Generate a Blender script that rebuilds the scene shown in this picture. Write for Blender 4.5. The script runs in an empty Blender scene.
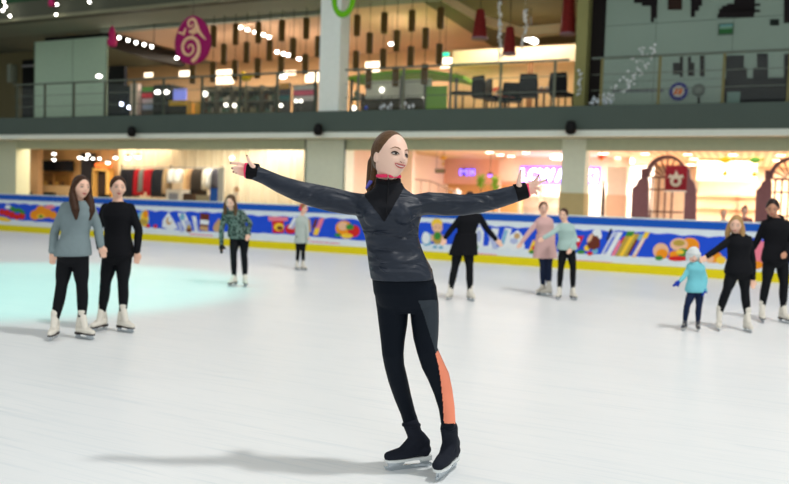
import bpy, bmesh, math, random
from mathutils import Vector, Matrix
from mathutils.bvhtree import BVHTree
random.seed(7)
scene = bpy.context.scene
COL = scene.collection
W_, H_ = 789, 484
FPX = 767.0
CAMZ = 1.4
PITCH = math.atan(42/FPX)
ROLL = math.radians(1.89)
# ------------------------------------------------------------------ camera
cam_d = bpy.data.cameras.new('camera')
cam_d.sensor_width = 36; cam_d.sensor_fit = 'HORIZONTAL'
cam_d.lens = FPX*36/W_
cam_d.clip_end = 300
cam_d.dof.use_dof = True
cam_d.dof.focus_distance = 4.0
cam_d.dof.aperture_fstop = 1.7
cam = bpy.data.objects.new('camera', cam_d); COL.objects.link(cam)
CM = Matrix.Rotation(math.pi/2-PITCH, 4, 'X') @ Matrix.Rotation(ROLL, 4, 'Z')
cam.matrix_world = Matrix.Translation((0, 0, CAMZ)) @ CM
scene.camera = cam
R3 = CM.to_3x3()
CO = Vector((0, 0, CAMZ))
def ray(px, py):
    return R3 @ Vector(((px-W_/2)/FPX, -(py-H_/2)/FPX, -1.0))
def at(px, py, Y):
    d = ray(px, py); return CO + d*(Y/d.y)
def ground(px, py, z=0.0):
    d = ray(px, py); return CO + d*((z-CAMZ)/d.z)

# building frame: u runs along the barrier, v away from the rink
G0, G1, GM = ground(0, 230.5), ground(752, 281), ground(310, 252.5)
UD = (G1-G0).normalized(); ANG = math.atan2(UD.y, UD.x)
BR = Matrix.Rotation(ANG, 4, 'Z')
BO = G0.lerp(G1, .5); BO.z = 0
BM_ = Matrix.Translation(BO) @ BR
BI = BM_.inverted()
def bp(px, py, v):
    d = BI.to_3x3() @ ray(px, py); o = BI @ CO
    p = o + d*((v-o.y)/d.y); return p.x, p.z
def RC(x0, y0, x1, y1, v):
    xc, yc = (x0+x1)/2, (y0+y1)/2
    return bp(x0, yc, v)[0], bp(x1, yc, v)[0], bp(xc, y1, v)[1], bp(xc, y0, v)[1]
IDM = Matrix.Identity(4)

# ------------------------------------------------------------------ materials
def mat(name, col, rough=.6, metal=0, vary=.06, scale=6, emit=None, es=0, bump=0, alpha=1, spec=.18, trans=0, sheen=0):
    m = bpy.data.materials.new(name); m.use_nodes = True
    nt = m.node_tree; b = nt.nodes['Principled BSDF']
    tc = nt.nodes.new('ShaderNodeTexCoord'); nz = nt.nodes.new('ShaderNodeTexNoise')
    nz.inputs['Scale'].default_value = scale; nz.inputs['Detail'].default_value = 3
    nt.links.new(tc.outputs['Object'], nz.inputs['Vector'])
    mx = nt.nodes.new('ShaderNodeMix'); mx.data_type = 'RGBA'
    nt.links.new(nz.outputs['Fac'], mx.inputs['Factor'])
    c = Vector(col[:3])
    mx.inputs['A'].default_value = (*(c*(1-vary)), 1)
    mx.inputs['B'].default_value = (*[min(1, q) for q in c*(1+vary)], 1)
    nt.links.new(mx.outputs['Result'], b.inputs['Base Color'])
    b.inputs['Roughness'].default_value = rough; b.inputs['Metallic'].default_value = metal
    b.inputs['Specular IOR Level'].default_value = spec
    b.inputs['Alpha'].default_value = alpha
    b.inputs['Transmission Weight'].default_value = trans
    if sheen: b.inputs['Sheen Weight'].default_value = sheen
    if emit: b.inputs['Emission Color'].default_value = (*emit, 1); b.inputs['Emission Strength'].default_value = es
    if bump:
        bn = nt.nodes.new('ShaderNodeBump'); bn.inputs['Strength'].default_value = bump; bn.inputs['Distance'].default_value = .01
        nt.links.new(nz.outputs['Fac'], bn.inputs['Height']); nt.links.new(bn.outputs['Normal'], b.inputs['Normal'])
    m['b'] = 1
    return m
def lin(r, g, b):
    f = lambda c: (c/255/12.92) if c <= 10 else ((c/255+.055)/1.055)**2.4
    return (f(r), f(g), f(b))
_mc = {}
def M(r, g, b, **k):
    key = (r, g, b, tuple(sorted(k.items())))
    if key not in _mc: _mc[key] = mat('paint_%d_%d_%d' % (r, g, b), lin(r, g, b), **k)
    return _mc[key]
def E(r, g, b, s):
    return M(r, g, b, emit=lin(r, g, b), es=s)

def pattern(name, c1, c2, scale, rough=.85):
    m = bpy.data.materials.new(name); m.use_nodes = True; nt = m.node_tree; b = nt.nodes['Principled BSDF']
    tc = nt.nodes.new('ShaderNodeTexCoord'); nz = nt.nodes.new('ShaderNodeTexNoise'); nz.inputs['Scale'].default_value = scale; nz.inputs['Detail'].default_value = 2
    r = nt.nodes.new('ShaderNodeValToRGB'); r.color_ramp.elements[0].position = .44; r.color_ramp.elements[1].position = .56
    r.color_ramp.elements[0].color = (*c1, 1); r.color_ramp.elements[1].color = (*c2, 1)
    nt.links.new(tc.outputs['Object'], nz.inputs['Vector']); nt.links.new(nz.outputs['Fac'], r.inputs['Fac']); nt.links.new(r.outputs['Color'], b.inputs['Base Color'])
    b.inputs['Roughness'].default_value = rough; b.inputs['Specular IOR Level'].default_value = .15
    return m
# ------------------------------------------------------------------ geometry collector
class MB:
    def __init__(s): s.v = []; s.f = []; s.m = []; s.mi = 0
    def add(s, vs, fs):
        n = len(s.v); s.v += [Vector(p) for p in vs]
        for f in fs: s.f.append([n+i for i in f]); s.m.append(s.mi)
        return s
    def box(s, a, b, c, d, e, f):
        if a > b: a, b = b, a
        if c > d: c, d = d, c
        if e > f: e, f = f, e
        return s.add([(a,c,e),(b,c,e),(b,d,e),(a,d,e),(a,c,f),(b,c,f),(b,d,f),(a,d,f)],
              [(3,2,1,0),(4,5,6,7),(0,1,5,4),(1,2,6,5),(2,3,7,6),(3,0,4,7)])
    def prism(s, poly, v0, v1):     # poly in (u,z)
        n = len(poly)
        ar = sum(poly[i][0]*poly[(i+1)%n][1]-poly[(i+1)%n][0]*poly[i][1] for i in range(n))
        if ar < 0: poly = poly[::-1]
        vs = [(x, v0, z) for x, z in poly]+[(x, v1, z) for x, z in poly]
        return s.add(vs, [list(range(n)), list(range(2*n-1, n-1, -1))]+[[i, n+i, n+(i+1)%n, (i+1)%n] for i in range(n)])
    def rings(s, rs, cap=True):
        n = len(rs[0]); vs = [p for r in rs for p in r]; fs = []
        for k in range(len(rs)-1):
            for i in range(n):
                j = (i+1) % n; fs.append((k*n+i, k*n+j, (k+1)*n+j, (k+1)*n+i))
        if cap: fs.append(list(range(n-1, -1, -1))); fs.append([(len(rs)-1)*n+i for i in range(n)])
        return s.add(vs, fs)
    def tube(s, pts, rad, n=10, ends=True, flat=1, fd=None):
        pts = [Vector(p) for p in pts]
        if not hasattr(rad, '__len__'): rad = [rad]*len(pts)
        rad = list(rad)
        if ends:   # rounded ends
            d0 = (pts[0]-pts[1]).normalized(); d1 = (pts[-1]-pts[-2]).normalized()
            a = [(pts[0]+d0*rad[0]*q, rad[0]*math.sqrt(max(0, 1-q*q))+1e-4) for q in (.97, .75, .4)]
            b = [(pts[-1]+d1*rad[-1]*q, rad[-1]*math.sqrt(max(0, 1-q*q))+1e-4) for q in (.4, .75, .97)]
            pts = [x[0] for x in a]+pts+[x[0] for x in b]; rad = [x[1] for x in a]+rad+[x[1] for x in b]
        rs = []; up = None
        for i, p in enumerate(pts):
            t = (pts[min(i+1, len(pts)-1)]-pts[max(i-1, 0)]).normalized()
            if up is None:
                up = fd.copy() if fd else (Vector((0, 0, 1)) if abs(t.z) < .9 else Vector((1, 0, 0)))
            x = t.cross(up)
            if x.length < 1e-5: x = t.orthogonal()
            x.normalize(); up = x.cross(t).normalized()
            rs.append([p+x*math.cos(2*math.pi*k/n)*rad[i]+up*math.sin(2*math.pi*k/n)*rad[i]*flat for k in range(n)])
        return s.rings(rs)
    def cyl(s, c, r, h, n=16, r2=None):
        c = Vector(c); r2 = r if r2 is None else r2
        return s.rings([[c+Vector((math.cos(a)*r, math.sin(a)*r, 0)) for a in [2*math.pi*i/n for i in range(n)]],
                        [c+Vector((math.cos(a)*r2, math.sin(a)*r2, h)) for a in [2*math.pi*i/n for i in range(n)]]])
    def lathe(s, c, prof, n=16):
        c = Vector(c)
        return s.rings([[c+Vector((math.cos(2*math.pi*i/n)*r, math.sin(2*math.pi*i/n)*r, z)) for i in range(n)] for r, z in prof])
    def ball(s, c, r, nu=12, nv=8, rot=None):
        c = Vector(c); r = (r, r, r) if not hasattr(r, '__len__') else r
        rs = []
        for j in range(1, nv):
            t = math.pi*j/nv
            ring = [Vector((math.sin(t)*math.cos(2*math.pi*i/nu)*r[0], math.sin(t)*math.sin(2*math.pi*i/nu)*r[1], -math.cos(t)*r[2])) for i in range(nu)]
            if rot: ring = [rot @ q for q in ring]
            rs.append([c+q for q in ring])
        return s.rings(rs)

ORG = {}
def tag(o, label=None, cat=None, group=None, kind=None):
    if label: o['label'] = label
    if cat: o['category'] = cat
    if group: o['group'] = group
    if kind: o['kind'] = kind
    return o
def thing(name, label, cat, org, group=None, frame='b'):
    o = bpy.data.objects.new(name, None); COL.objects.link(o); o.empty_display_size = .2
    org = Vector(org)
    fm = BM_ if frame == 'b' else IDM
    o.matrix_world = fm @ Matrix.Translation(org)
    ORG[o.name] = (org, frame)
    return tag(o, label, cat, group)
def build(name, mb, mats, parent=None, frame='b', org=None, smooth=False, label=None, cat=None, group=None, kind=None):
    me = bpy.data.meshes.new(name)
    if parent is not None: org, frame = ORG[parent.name]
    elif org is None:
        xs = [p.x for p in mb.v]; ys = [p.y for p in mb.v]; zs = [p.z for p in mb.v]
        org = Vector(((min(xs)+max(xs))/2, (min(ys)+max(ys))/2, min(zs)))
    org = Vector(org)
    me.from_pydata([p-org for p in mb.v], [], mb.f)
    if not isinstance(mats, (list, tuple)): mats = [mats]
    for m in mats: me.materials.append(m)
    for p, i in zip(me.polygons, mb.m): p.material_index = i; p.use_smooth = smooth
    me.update()
    o = bpy.data.objects.new(name, me); COL.objects.link(o)
    if parent is not None: o.parent = parent
    else: o.matrix_world = (BM_ if frame == 'b' else IDM) @ Matrix.Translation(org)
    ORG[o.name] = (org, frame)
    return tag(o, label, cat, group, kind)
def struct(name, mb, mats, **k): return build(name, mb, mats, kind='structure', **k)
def copy_thing(src, loc=None):
    def rec(o, par):
        c = o.copy(); COL.objects.link(c); c.parent = par
        for ch in [q for q in bpy.data.objects if q.parent == o]: rec(ch, c)
        return c
    return rec(src, None)
def light(name, kind, loc, energy, col=(1, 1, 1), size=1, size_y=None, aim=None, frame='b', **k):
    l = bpy.data.lights.new(name, kind); l.energy = energy; l.color = col
    if kind == 'AREA':
        l.shape = 'RECTANGLE'; l.size = size; l.size_y = size_y or size
        if 'spread' in k: l.spread = math.radians(k['spread'])
    elif kind == 'SUN': l.angle = size
    else: l.shadow_soft_size = size
    if kind == 'SPOT': l.spot_size = math.radians(k.get('spot', 60)); l.spot_blend = k.get('blend', .5)
    o = bpy.data.objects.new(name, l); COL.objects.link(o)
    fm = BM_ if frame == 'b' else IDM
    p = fm @ Vector(loc); t = fm @ Vector(aim) if aim else p+Vector((0, 0, -1))
    q = (t-p).to_track_quat('-Z', 'Y')
    o.matrix_world = Matrix.Translation(p) @ q.to_matrix().to_4x4()
    return o
# ================================================================== THE HALL
ice = bpy.data.materials.new('ice_surface'); ice.use_nodes = True
nt = ice.node_tree; b_ = nt.nodes['Principled BSDF']
tc = nt.nodes.new('ShaderNodeTexCoord')
n1 = nt.nodes.new('ShaderNodeTexNoise'); n1.inputs['Scale'].default_value = .5; n1.inputs['Detail'].default_value = 6
cr = nt.nodes.new('ShaderNodeMix'); cr.data_type = 'RGBA'
cr.inputs['A'].default_value = (.80, .83, .845, 1); cr.inputs['B'].default_value = (.93, .94, .94, 1)
nt.links.new(tc.outputs['Object'], n1.inputs['Vector']); nt.links.new(n1.outputs['Fac'], cr.inputs['Factor'])
prev = cr.outputs['Result']; hs = []
for k, (rz, sx, sy, sc, w) in enumerate([(20, 1, 22, 1.2, .09), (-35, 1, 26, 1.0, .09), (75, 1, 24, 1.3, .07)]):
    mp = nt.nodes.new('ShaderNodeMapping'); mp.inputs['Rotation'].default_value = (0, 0, math.radians(rz)); mp.inputs['Scale'].default_value = (sx, sy, 1)
    nz = nt.nodes.new('ShaderNodeTexNoise'); nz.inputs['Scale'].default_value = sc; nz.inputs['Detail'].default_value = 5; nz.inputs['Distortion'].default_value = .6
    rp = nt.nodes.new('ShaderNodeMapRange'); rp.inputs['From Min'].default_value = .56; rp.inputs['From Max'].default_value = .72
    rp.inputs['To Max'].default_value = 1
    nt.links.new(tc.outputs['Object'], mp.inputs['Vector']); nt.links.new(mp.outputs['Vector'], nz.inputs['Vector']); nt.links.new(nz.outputs['Fac'], rp.inputs['Value'])
    ml = nt.nodes.new('ShaderNodeMath'); ml.operation = 'MULTIPLY'; ml.inputs[1].default_value = w
    nt.links.new(rp.outputs['Result'], ml.inputs[0])
    mx = nt.nodes.new('ShaderNodeMix'); mx.data_type = 'RGBA'; mx.inputs['B'].default_value = (.70, .755, .79, 1)
    m2 = nt.nodes.new('ShaderNodeMath'); m2.operation = 'MULTIPLY'; m2.inputs[1].default_value = 5; nt.links.new(ml.outputs[0], m2.inputs[0])
    nt.links.new(m2.outputs[0], mx.inputs['Factor']); nt.links.new(prev, mx.inputs['A']); prev = mx.outputs['Result']
    hs.append(ml.outputs[0])
nt.links.new(prev, b_.inputs['Base Color'])
bn = nt.nodes.new('ShaderNodeBump'); bn.inputs['Strength'].default_value = .25; bn.inputs['Distance'].default_value = .01
nt.links.new(hs[0], bn.inputs['Height']); nt.links.new(bn.outputs['Normal'], b_.inputs['Normal'])
b_.inputs['Roughness'].default_value = .38; b_.inputs['Specular IOR Level'].default_value = .35

m = MB(); m.box(-56, 40, -45, 0, -.1, 0)
struct('floor', m, ice)
m = MB(); m.box(-56, 40, .15, 34, -.1, 0); struct('floor_mall', m, M(196, 180, 160, rough=.3))

VF = 5.0
m = MB(); m.box(-56.3, -56, -45, 34, 0, 11); struct('wall_left', m, M(150, 158, 148))
ZF0 = bp(394, 131.5, VF)[1]; ZF1 = bp(394, 109.7, VF)[1]; ZL = bp(394, 137, VF)[1]
HB = .5*((bp(310, 205.5, 0)[1])+(bp(620, 216.5, 0)[1]))
print('ANG', math.degrees(ANG), 'BO', BO, 'ZF', ZF0, ZF1, 'HB', HB, 'G', G0, GM, G1)
U0, U1 = -56, 26
# --- barrier
bar = thing('rink_barrier', 'long low white rink barrier with blue band, printed banner and yellow kick strip', 'barrier', (0, .07, 0))
bm = MB(); bm.box(U0, U1, 0, .14, HB*.15, HB*.985); build('panel', bm, M(226, 236, 242, rough=.35), bar)
m = MB(); m.box(U0, U1, -.012, .05, 0, HB*.16); build('kick_strip', m, M(232, 214, 20, rough=.4), bar, label='yellow kick strip')
m = MB(); m.box(U0, U1, -.01, .05, HB*.84, HB*.975); build('blue_band', m, M(22, 88, 190, rough=.35), bar, label='blue top band')
m = MB(); m.box(U0, U1, -.03, .17, HB*.975, HB*1.0); build('top_rail', m, M(215, 228, 232, rough=.3), bar)
# banner print
BL, WH = 0, 1
bmats = [M(30, 80, 215, rough=.4), M(235, 240, 242), M(215, 40, 40), M(245, 150, 30), M(250, 205, 60), M(60, 140, 60), M(240, 130, 150),
         M(110, 50, 35), M(205, 165, 115), M(180, 190, 225), M(120, 180, 210), M(240, 190, 150), M(40, 45, 70), M(190, 160, 70)]
(cB, cW, cR, cO, cY, cG, cP, cC, cT, cL, cTe, cS, cK, cGo) = range(14)
bn_ = MB(); N = 1100
for i in range(N):
    a0, a1 = U0+(U1-U0)*i/N, U0+(U1-U0)*(i+1)/N
    def top(u): return HB*(.715+.03*abs(math.sin(u*6.2))+.012*math.sin(u*1.7))
    def bot(u): return HB*(.325-.014*abs(math.sin(u*5+1))+.02*math.sin(u*1.1+2))
    bn_.prism([(a0, bot(a0)), (a1, bot(a1)), (a1, top(a1)), (a0, top(a0))], -.003, .01)
LAY = [.004]
def shp(col, poly):
    LAY[0] += .00002
    bn_.mi = col; bn_.prism([bp(x, y, 0) for x, y in poly], -LAY[0], .01)
def ell(col, x, y, rx, ry, n=18, rot=0):
    c, s = math.cos(rot), math.sin(rot)
    shp(col, [(x+rx*math.cos(2*math.pi*i/n)*c-ry*math.sin(2*math.pi*i/n)*s, y+rx*math.cos(2*math.pi*i/n)*s+ry*math.sin(2*math.pi*i/n)*c) for i in range(n)])
def slab(col, x0, y0, x1, y1, w):   # slanted bar from bottom (x0,y0) to top (x1,y1), width w px
    shp(col, [(x0, y0), (x0+w, y0+w*.07), (x1+w, y1+w*.07), (x1, y1)])
# fruit at the far end
for x, y, r in [(2, 212, 3), (7, 213, 3.4), (12, 215, 3.4), (17, 217, 3), (22, 216, 3.4)]: ell(cR, x, y, r, r)
ell(cG, 13, 209, 6, 2.2, rot=.5); ell(cG, 21, 211, 5, 2, rot=.6); ell(cW, 8, 207, 3, 2); ell(cY, 3, 219, 8, 2.2, rot=.2)
for x, y, r in [(35, 215, 5), (41, 211, 5.5), (47, 213, 5), (53, 215, 4)]: ell(cO, x, y, r, r)
ell(cY, 41, 216.5, 4, 2.5); ell(cG, 41, 216.5, 2.3, 1.3); ell(cP, 50, 207, 5, 2.2); ell(cP, 92, 214, 6, 6); ell(cR, 85, 217, 3, 3)
ell(cTe, 143, 219, 6.5, 8.2); ell(cY, 144.5, 219, 4, 8); ell(cGo, 143, 222, 5, 3); ell(cO, 146, 214, 2.5, 4)
ell(cR, 148, 226, 2, 2); ell(cR, 155.5, 226.5, 2, 2)
shp(cW, [(162, 227), (163, 220), (168.5, 212), (174, 221), (178, 228), (171, 230)]); ell(cT, 169, 221, 3, 4); ell(cW, 170, 220, 1.7, 2.6)
slab(cW, 186, 233, 177.5, 213, 8); slab(cL, 180, 232, 177, 222, 4); ell(cTe, 182.5, 217, 2.5, 3.5); shp(cL, [(187, 231), (193, 232), (190, 221), (184, 220)]); ell(cC, 189, 230, 3, 2.6); ell(cGo, 189, 227, 2, 2)
slab(cW, 195, 231, 192, 216, 4); slab(cL, 197, 231, 195, 222, 2)
shp(cC, [(199.5, 230), (208, 231.5), (209.5, 214), (200.5, 213)]); shp(cW, [(200.5, 219.5), (209, 220.5), (208.7, 225), (200.2, 224)]); shp(cT, [(200, 226), (208.4, 227), (208.1, 231), (199.7, 230)])
shp(cT, [(214, 225), (219, 218), (221, 222), (220, 232), (216, 231)]); ell(cT, 217, 228, 4, 4)
# burger box
shp(cP, [(268, 216.5), (288, 217), (288, 221), (269, 221)]); shp(cR, [(272, 221), (284, 221), (284, 233), (273, 233)]); ell(cY, 279, 227, 5, 4); ell(cC, 280, 228, 3, 2); ell(cR, 291, 229, 6, 5); slab(cW, 288, 228, 294, 217, 3); slab(cL, 291, 229, 297, 217, 2.4)
slab(cT, 308, 232, 307, 219, 3.4); slab(cC, 312, 228, 315, 219, 3); slab(cP, 314, 233, 320, 218, 4.5); slab(cY, 313, 235, 315, 228, 5)
ell(cO, 344, 228, 8.5, 7.5); ell(cS, 343, 226, 5, 4.5); ell(cR, 354, 231, 6, 6); ell(cG, 350, 227, 4, 3); ell(cG, 338, 235, 3.5, 1.8); ell(cY, 347, 236, 6, 2.5)
# cheerful child in green on the banner
ell(cY, 437, 224, 5.6, 5.5); ell(cS, 437.5, 228, 5.2, 4.8); ell(cGo, 437.5, 238, 5, 6.5); ell(cG, 437.5, 236, 3.5, 4); ell(cS, 431.5, 238, 1.8, 3.6); ell(cS, 443.5, 239, 1.8, 3.6); ell(cTe, 435, 247, 2.3, 1.6); ell(cTe, 441, 247.5, 2.3, 1.6)
ell(cC, 435.8, 227.5, .6, .6); ell(cC, 439.4, 227.8, .6, .6)
shp(cTe, [(424, 231), (431, 234), (431, 245), (425, 246), (421, 240)]); ell(cW, 426, 238, 4, 6)
shp(cW, [(477, 247), (474.5, 232), (480, 225), (484, 232), (483, 247)]); ell(cL, 479, 236, 2.4, 6); ell(cG, 476, 247, 2.5, 2)
slab(cW, 488, 248, 492, 228, 7); slab(cL, 493, 249, 488, 234, 5); slab(cW, 499, 249, 505, 228, 7); slab(cTe, 501, 244, 505, 230, 3); ell(cL, 496, 240, 3, 5)
shp(cW, [(504, 246), (509, 236), (518, 230), (523, 236), (525, 248), (514, 251)]); ell(cL, 514, 241, 4, 3); ell(cT, 517, 236, 3, 3)
shp(cY, [(528, 252), (533, 240), (539, 243), (537, 254)]); ell(cR, 535, 248, 3, 2.5); ell(cG, 532, 252, 3, 2); shp(cP, [(533, 240), (539, 240), (540, 246)])
# right of the middle
shp(cR, [(574, 236), (584, 236), (578, 249)]); ell(cW, 578, 240, 2, 2); ell(cY, 587, 248, 3, 3); ell(cR, 590, 253.5, 3, 2); ell(cG, 581, 252, 4, 2); ell(cTe, 595, 251, 3, 3)
shp(cC, [(587, 243), (592, 233), (600, 236), (600, 247), (594, 250), (588, 248)]); ell(cW, 597, 232.5, 4.5, 3.6); ell(cS, 590, 238, 2, 5, rot=.5); ell(cW, 600, 236, 2, 3)
slab(cK, 606, 240, 610, 229, 2.5)
slab(cW, 600.5, 255, 613.5, 231.5, 9.5); slab(cL, 602, 254, 614.5, 232, 4); slab(cB, 605, 252, 613, 237, 1.6); slab(cP, 611, 255.5, 619, 240, 3.6); slab(cR, 620, 243, 623, 237, 2)
slab(cGo, 615, 256, 627, 233, 13); slab(cY, 619, 256, 631, 234.5, 4); slab(cC, 627, 255, 636, 239, 2.4); slab(cG, 625, 236, 628, 231, 7); slab(cTe, 637, 240, 640, 234, 4)
slab(cS, 631.5, 257, 643, 236, 4); slab(cW, 633, 255, 643.5, 238, 1.4); slab(cY, 642, 238, 645, 232, 5)
ell(cS, 661, 251, 8, 8); ell(cO, 662, 254, 6, 5); ell(cO, 674, 255, 5, 4.5); ell(cO, 690, 246, 9.5, 8.5); ell(cS, 679, 244.5, 9, 6.4); ell(cGo, 679, 243, 6, 3); ell(cG, 683, 252.5, 6, 4); ell(cY, 680, 252, 4, 2.4); ell(cR, 678, 258.5, 10, 2.6); ell(cG, 659, 258, 4, 2.4)
ell(cO, 714, 257, 8, 6); ell(cS, 710, 259, 4, 4); ell(cY, 721, 260, 5, 4)
shp(cP, [(752, 264), (750, 246), (758, 240), (770, 243), (775, 262)]); ell(cO, 757, 265, 6, 4); ell(cO, 780, 258, 9, 7)
for x0, x1, y in [(574, 612, 259.5), (310, 340, 241), (470, 497, 252.5), (190, 212, 233.5)]:
    xx = x0
    while xx < x1:
        w = random.uniform(1.2, 3.4); yy = y+(xx-x0)*.07; shp(cP, [(xx, yy), (xx+w, yy+.07*w), (xx+w, yy+1.2), (xx, yy+1.1)]); xx += w+.7
# the snack wrappers further round the rink (out of the frame) repeat as plain dots of colour
build('banner_print', bn_, bmats, bar, label='printed blue banner with fruit, burgers, ice cream and wrapped bars')

# --- upper slab, lower header, ceilings
FG = M(84, 98, 92, rough=.6, scale=1.5)
LT = M(240, 250, 240, rough=.5)
m = MB(); m.box(U0, U1, VF, VF+.3, ZF0, ZF1); struct('trim_1', m, FG)
m = MB(); m.box(U0, U1, VF+.02, VF+.3, ZL, ZF0); struct('trim_2', m, LT)
VH = 6.0
ZH = bp(394, 150, VH)[1]; ZHR = ZH
m = MB(); m.box(U0, U1, VH, VH+.25, ZH, ZL+.1); struct('wall_header', m, M(205, 216, 188, rough=.6))
m = MB(); m.box(U0, U1, VF+.3, VH, ZL, ZF0); struct('ceiling_edge', m, M(170, 175, 160))
m = MB(); m.box(U0, U1, VF+.3, 28, ZF0, ZF1-.02); struct('floor_upper', m, M(120, 120, 112, rough=.5))
ZC = 3.55
slatm = bpy.data.materials.new('slatted_ceiling'); slatm.use_nodes = True
nt = slatm.node_tree; b_ = nt.nodes['Principled BSDF']; tc = nt.nodes.new('ShaderNodeTexCoord'); wv = nt.nodes.new('ShaderNodeTexWave')
wv.bands_direction = 'X'; wv.inputs['Scale'].default_value = 1.1
rr = nt.nodes.new('ShaderNodeMix'); rr.data_type = 'RGBA'; rr.inputs['A'].default_value = (*lin(200, 148, 108), 1); rr.inputs['B'].default_value = (*lin(246, 204, 164), 1)
nt.links.new(tc.outputs['Object'], wv.inputs['Vector']); nt.links.new(wv.outputs['Fac'], rr.inputs['Factor']); nt.links.new(rr.outputs['Result'], b_.inputs['Base Color'])
UQ = bp(121, 170, 9.0)[0]; UK = bp(347, 170, 9.0)[0]
UM = bp(690, 180, 12)[0]; U587 = bp(575, 170, VH)[0]
UCA = bp(347, 170, VH)[0]; U305 = bp(305, 170, VH)[0]; U120 = bp(119, 170, VH)[0]; U18 = bp(17, 170, VH)[0]
m = MB(); m.box(U0, UCA, VH+.25, 22, ZC, ZC+.1); struct('ceiling', m, M(225, 195, 150))
m = MB(); m.box(UCA, U587+.3, VH+.25, 28, ZC, ZC+.1); struct('ceiling_corridor', m, M(242, 208, 182))
m = MB(); m.box(U587+.3, U1, VH+.25, 28, ZC, ZC+.1); struct('ceiling_slatted', m, slatm)

# columns of the lower floor
def column(name, x0, x1, v, dv, z0, z1, ms, yc=170):
    a, b_2 = bp(x0, yc, v)[0], bp(x1, yc, v)[0]
    m = MB(); m.box(a, b_2, v, v+dv, z0, z1); return struct(name, m, ms), a, b_2
GRN = M(238, 248, 230, rough=.45)
column('wall_column_1', 305, 344, VH-.05, .7, 0, ZL, GRN)
_, ca, cb = column('wall_column_2', 561, 585, VH-.05, .7, bp(572, 193, VH)[1], ZL, GRN)
m = MB(); m.box(ca-.02, cb+.02, VH-.08, VH+.7, 0, bp(572, 193, VH)[1]); struct('trim_3', m, M(205, 190, 140, rough=.5))
column('wall_column_3', -60, 16, VH-.05, .7, 0, ZL, M(220, 230, 205, rough=.45))
m = MB()
for x in (345.5, 306): 
    u = bp(x, 170, VH)[0]; m.box(u-.02, u+.02, VH-.1, VH-.06, 0, ZL)
struct('trim_4', m, M(120, 130, 118, rough=.4, metal=.5))
# --- food court at the far end
VB = 10.5
FW = M(232, 190, 135, rough=.6)
m = MB(); m.box(U0, UQ-.02, VB, VB+.2, 0, ZC); struct('wall_food_court', m, FW)
m = MB(); m.box(UQ-.14, UQ-.02, 9.0, VB, 0, ZC); struct('wall_partition', m, M(225, 205, 170))
def wallbox(name, px, v, col, label, cat, dv=.08, group=None, **k):
    a, b2, z0, z1 = RC(*px, v); m = MB(); m.box(a, b2, v-dv, v, z0, z1)
    return build(name, m, col, label=label, cat=cat, group=group, **k)
DK = M(28, 30, 36, rough=.35)
def menu(px, v, label, name='menu_board', cat='board', scr=(30, 32, 40)):
    a, b2, z0, z1 = RC(*px, v); t = thing(name, label, cat, ((a+b2)/2, v, z0))
    m = MB(); m.box(a, b2, v-.09, v-.005, z0, z1); build('frame', m, DK, t)
    m = MB(); m.box(a+.05, b2-.05, v-.10, v-.085, z0+.05, z1-.05); build('screen', m, M(*scr, rough=.2), t); return t
menu((18, 158, 27, 170), VB-.3, 'small black menu screen above the white drum pendant shade')
menu((43, 160.5, 74, 171), VB-.3, 'wide black menu board over the kitchen hatch of the food court')
def hatch():
    a, b2, z0, z1 = RC(44, 173, 72, 186, VB)
    t = thing('kitchen_hatch', 'lit beige kitchen hatch under the wide black menu board', 'hatch', ((a+b2)/2, VB, 0))
    m = MB(); m.box(a, b2, VB-.06, VB-.01, z0, z1); build('opening', m, M(150, 110, 60, rough=.4), t)
    m = MB()
    for q in (a, (a*.6+b2*.4), b2): m.box(q-.04, q+.04, VB-.1, VB-.02, z0, z1)
    m.box(a, b2, VB-.1, VB-.02, z1-.04, z1+.04); build('frame', m, M(200, 150, 90), t)
    m = MB(); m.box(a-.5, b2+.4, VB-.7, VB-.12, 0, z0+.02); build('counter', m, M(215, 190, 150), t)
    for k in range(5):
        u = a+.25+k*(b2-a-.4)/4; m = MB(); m.lathe((u, VB-.45, z0+.021), [(.07, 0), (.09, .1), (.06, .16), (.07, .2)], 10)
        build('jar', m, M(190, 150, 80) if k % 2 else M(90, 70, 50), t)
hatch()
a, b2, z0, z1 = RC(28, 156, 41, 200, VB-1)
m = MB(); m.box(a, b2, VB-1.2, VB-.9, 0, ZC); struct('wall_pillar', m, M(215, 180, 140))
a, b2, z0, z1 = RC(84, 160, 94, 190, VB-.4)
m = MB(); m.box(a, b2, VB-.6, VB-.3, 0, ZC-.4); struct('wall_dark_recess', m, M(45, 45, 52))
def portal():
    a, b2, z0, z1 = RC(94, 168, 112, 192, VB-.3)
    t = thing('serving_booth', 'orange framed serving booth below a bright orange sign in the food court', 'booth', ((a+b2)/2, VB-.4, 0))
    m = MB()
    m.box(a, a+.18, VB-.5, VB-.2, 0, z1); m.box(b2-.18, b2, VB-.5, VB-.2, 0, z1); m.box(a, b2, VB-.5, VB-.2, z1-.14, z1); build('frame', m, M(240, 195, 110), t)
    m = MB(); m.box(a+.18, b2-.18, VB-.25, VB-.2, 0, z1-.14); build('back_panel', m, M(60, 50, 48), t)
    a, b2, z0, z1 = RC(96, 163.5, 111, 167, VB-.55); m = MB(); m.box(a, b2, VB-.62, VB-.52, z0, z1); build('sign', m, E(240, 110, 50, 1.2), t, label='bright orange sign')
portal()
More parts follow.
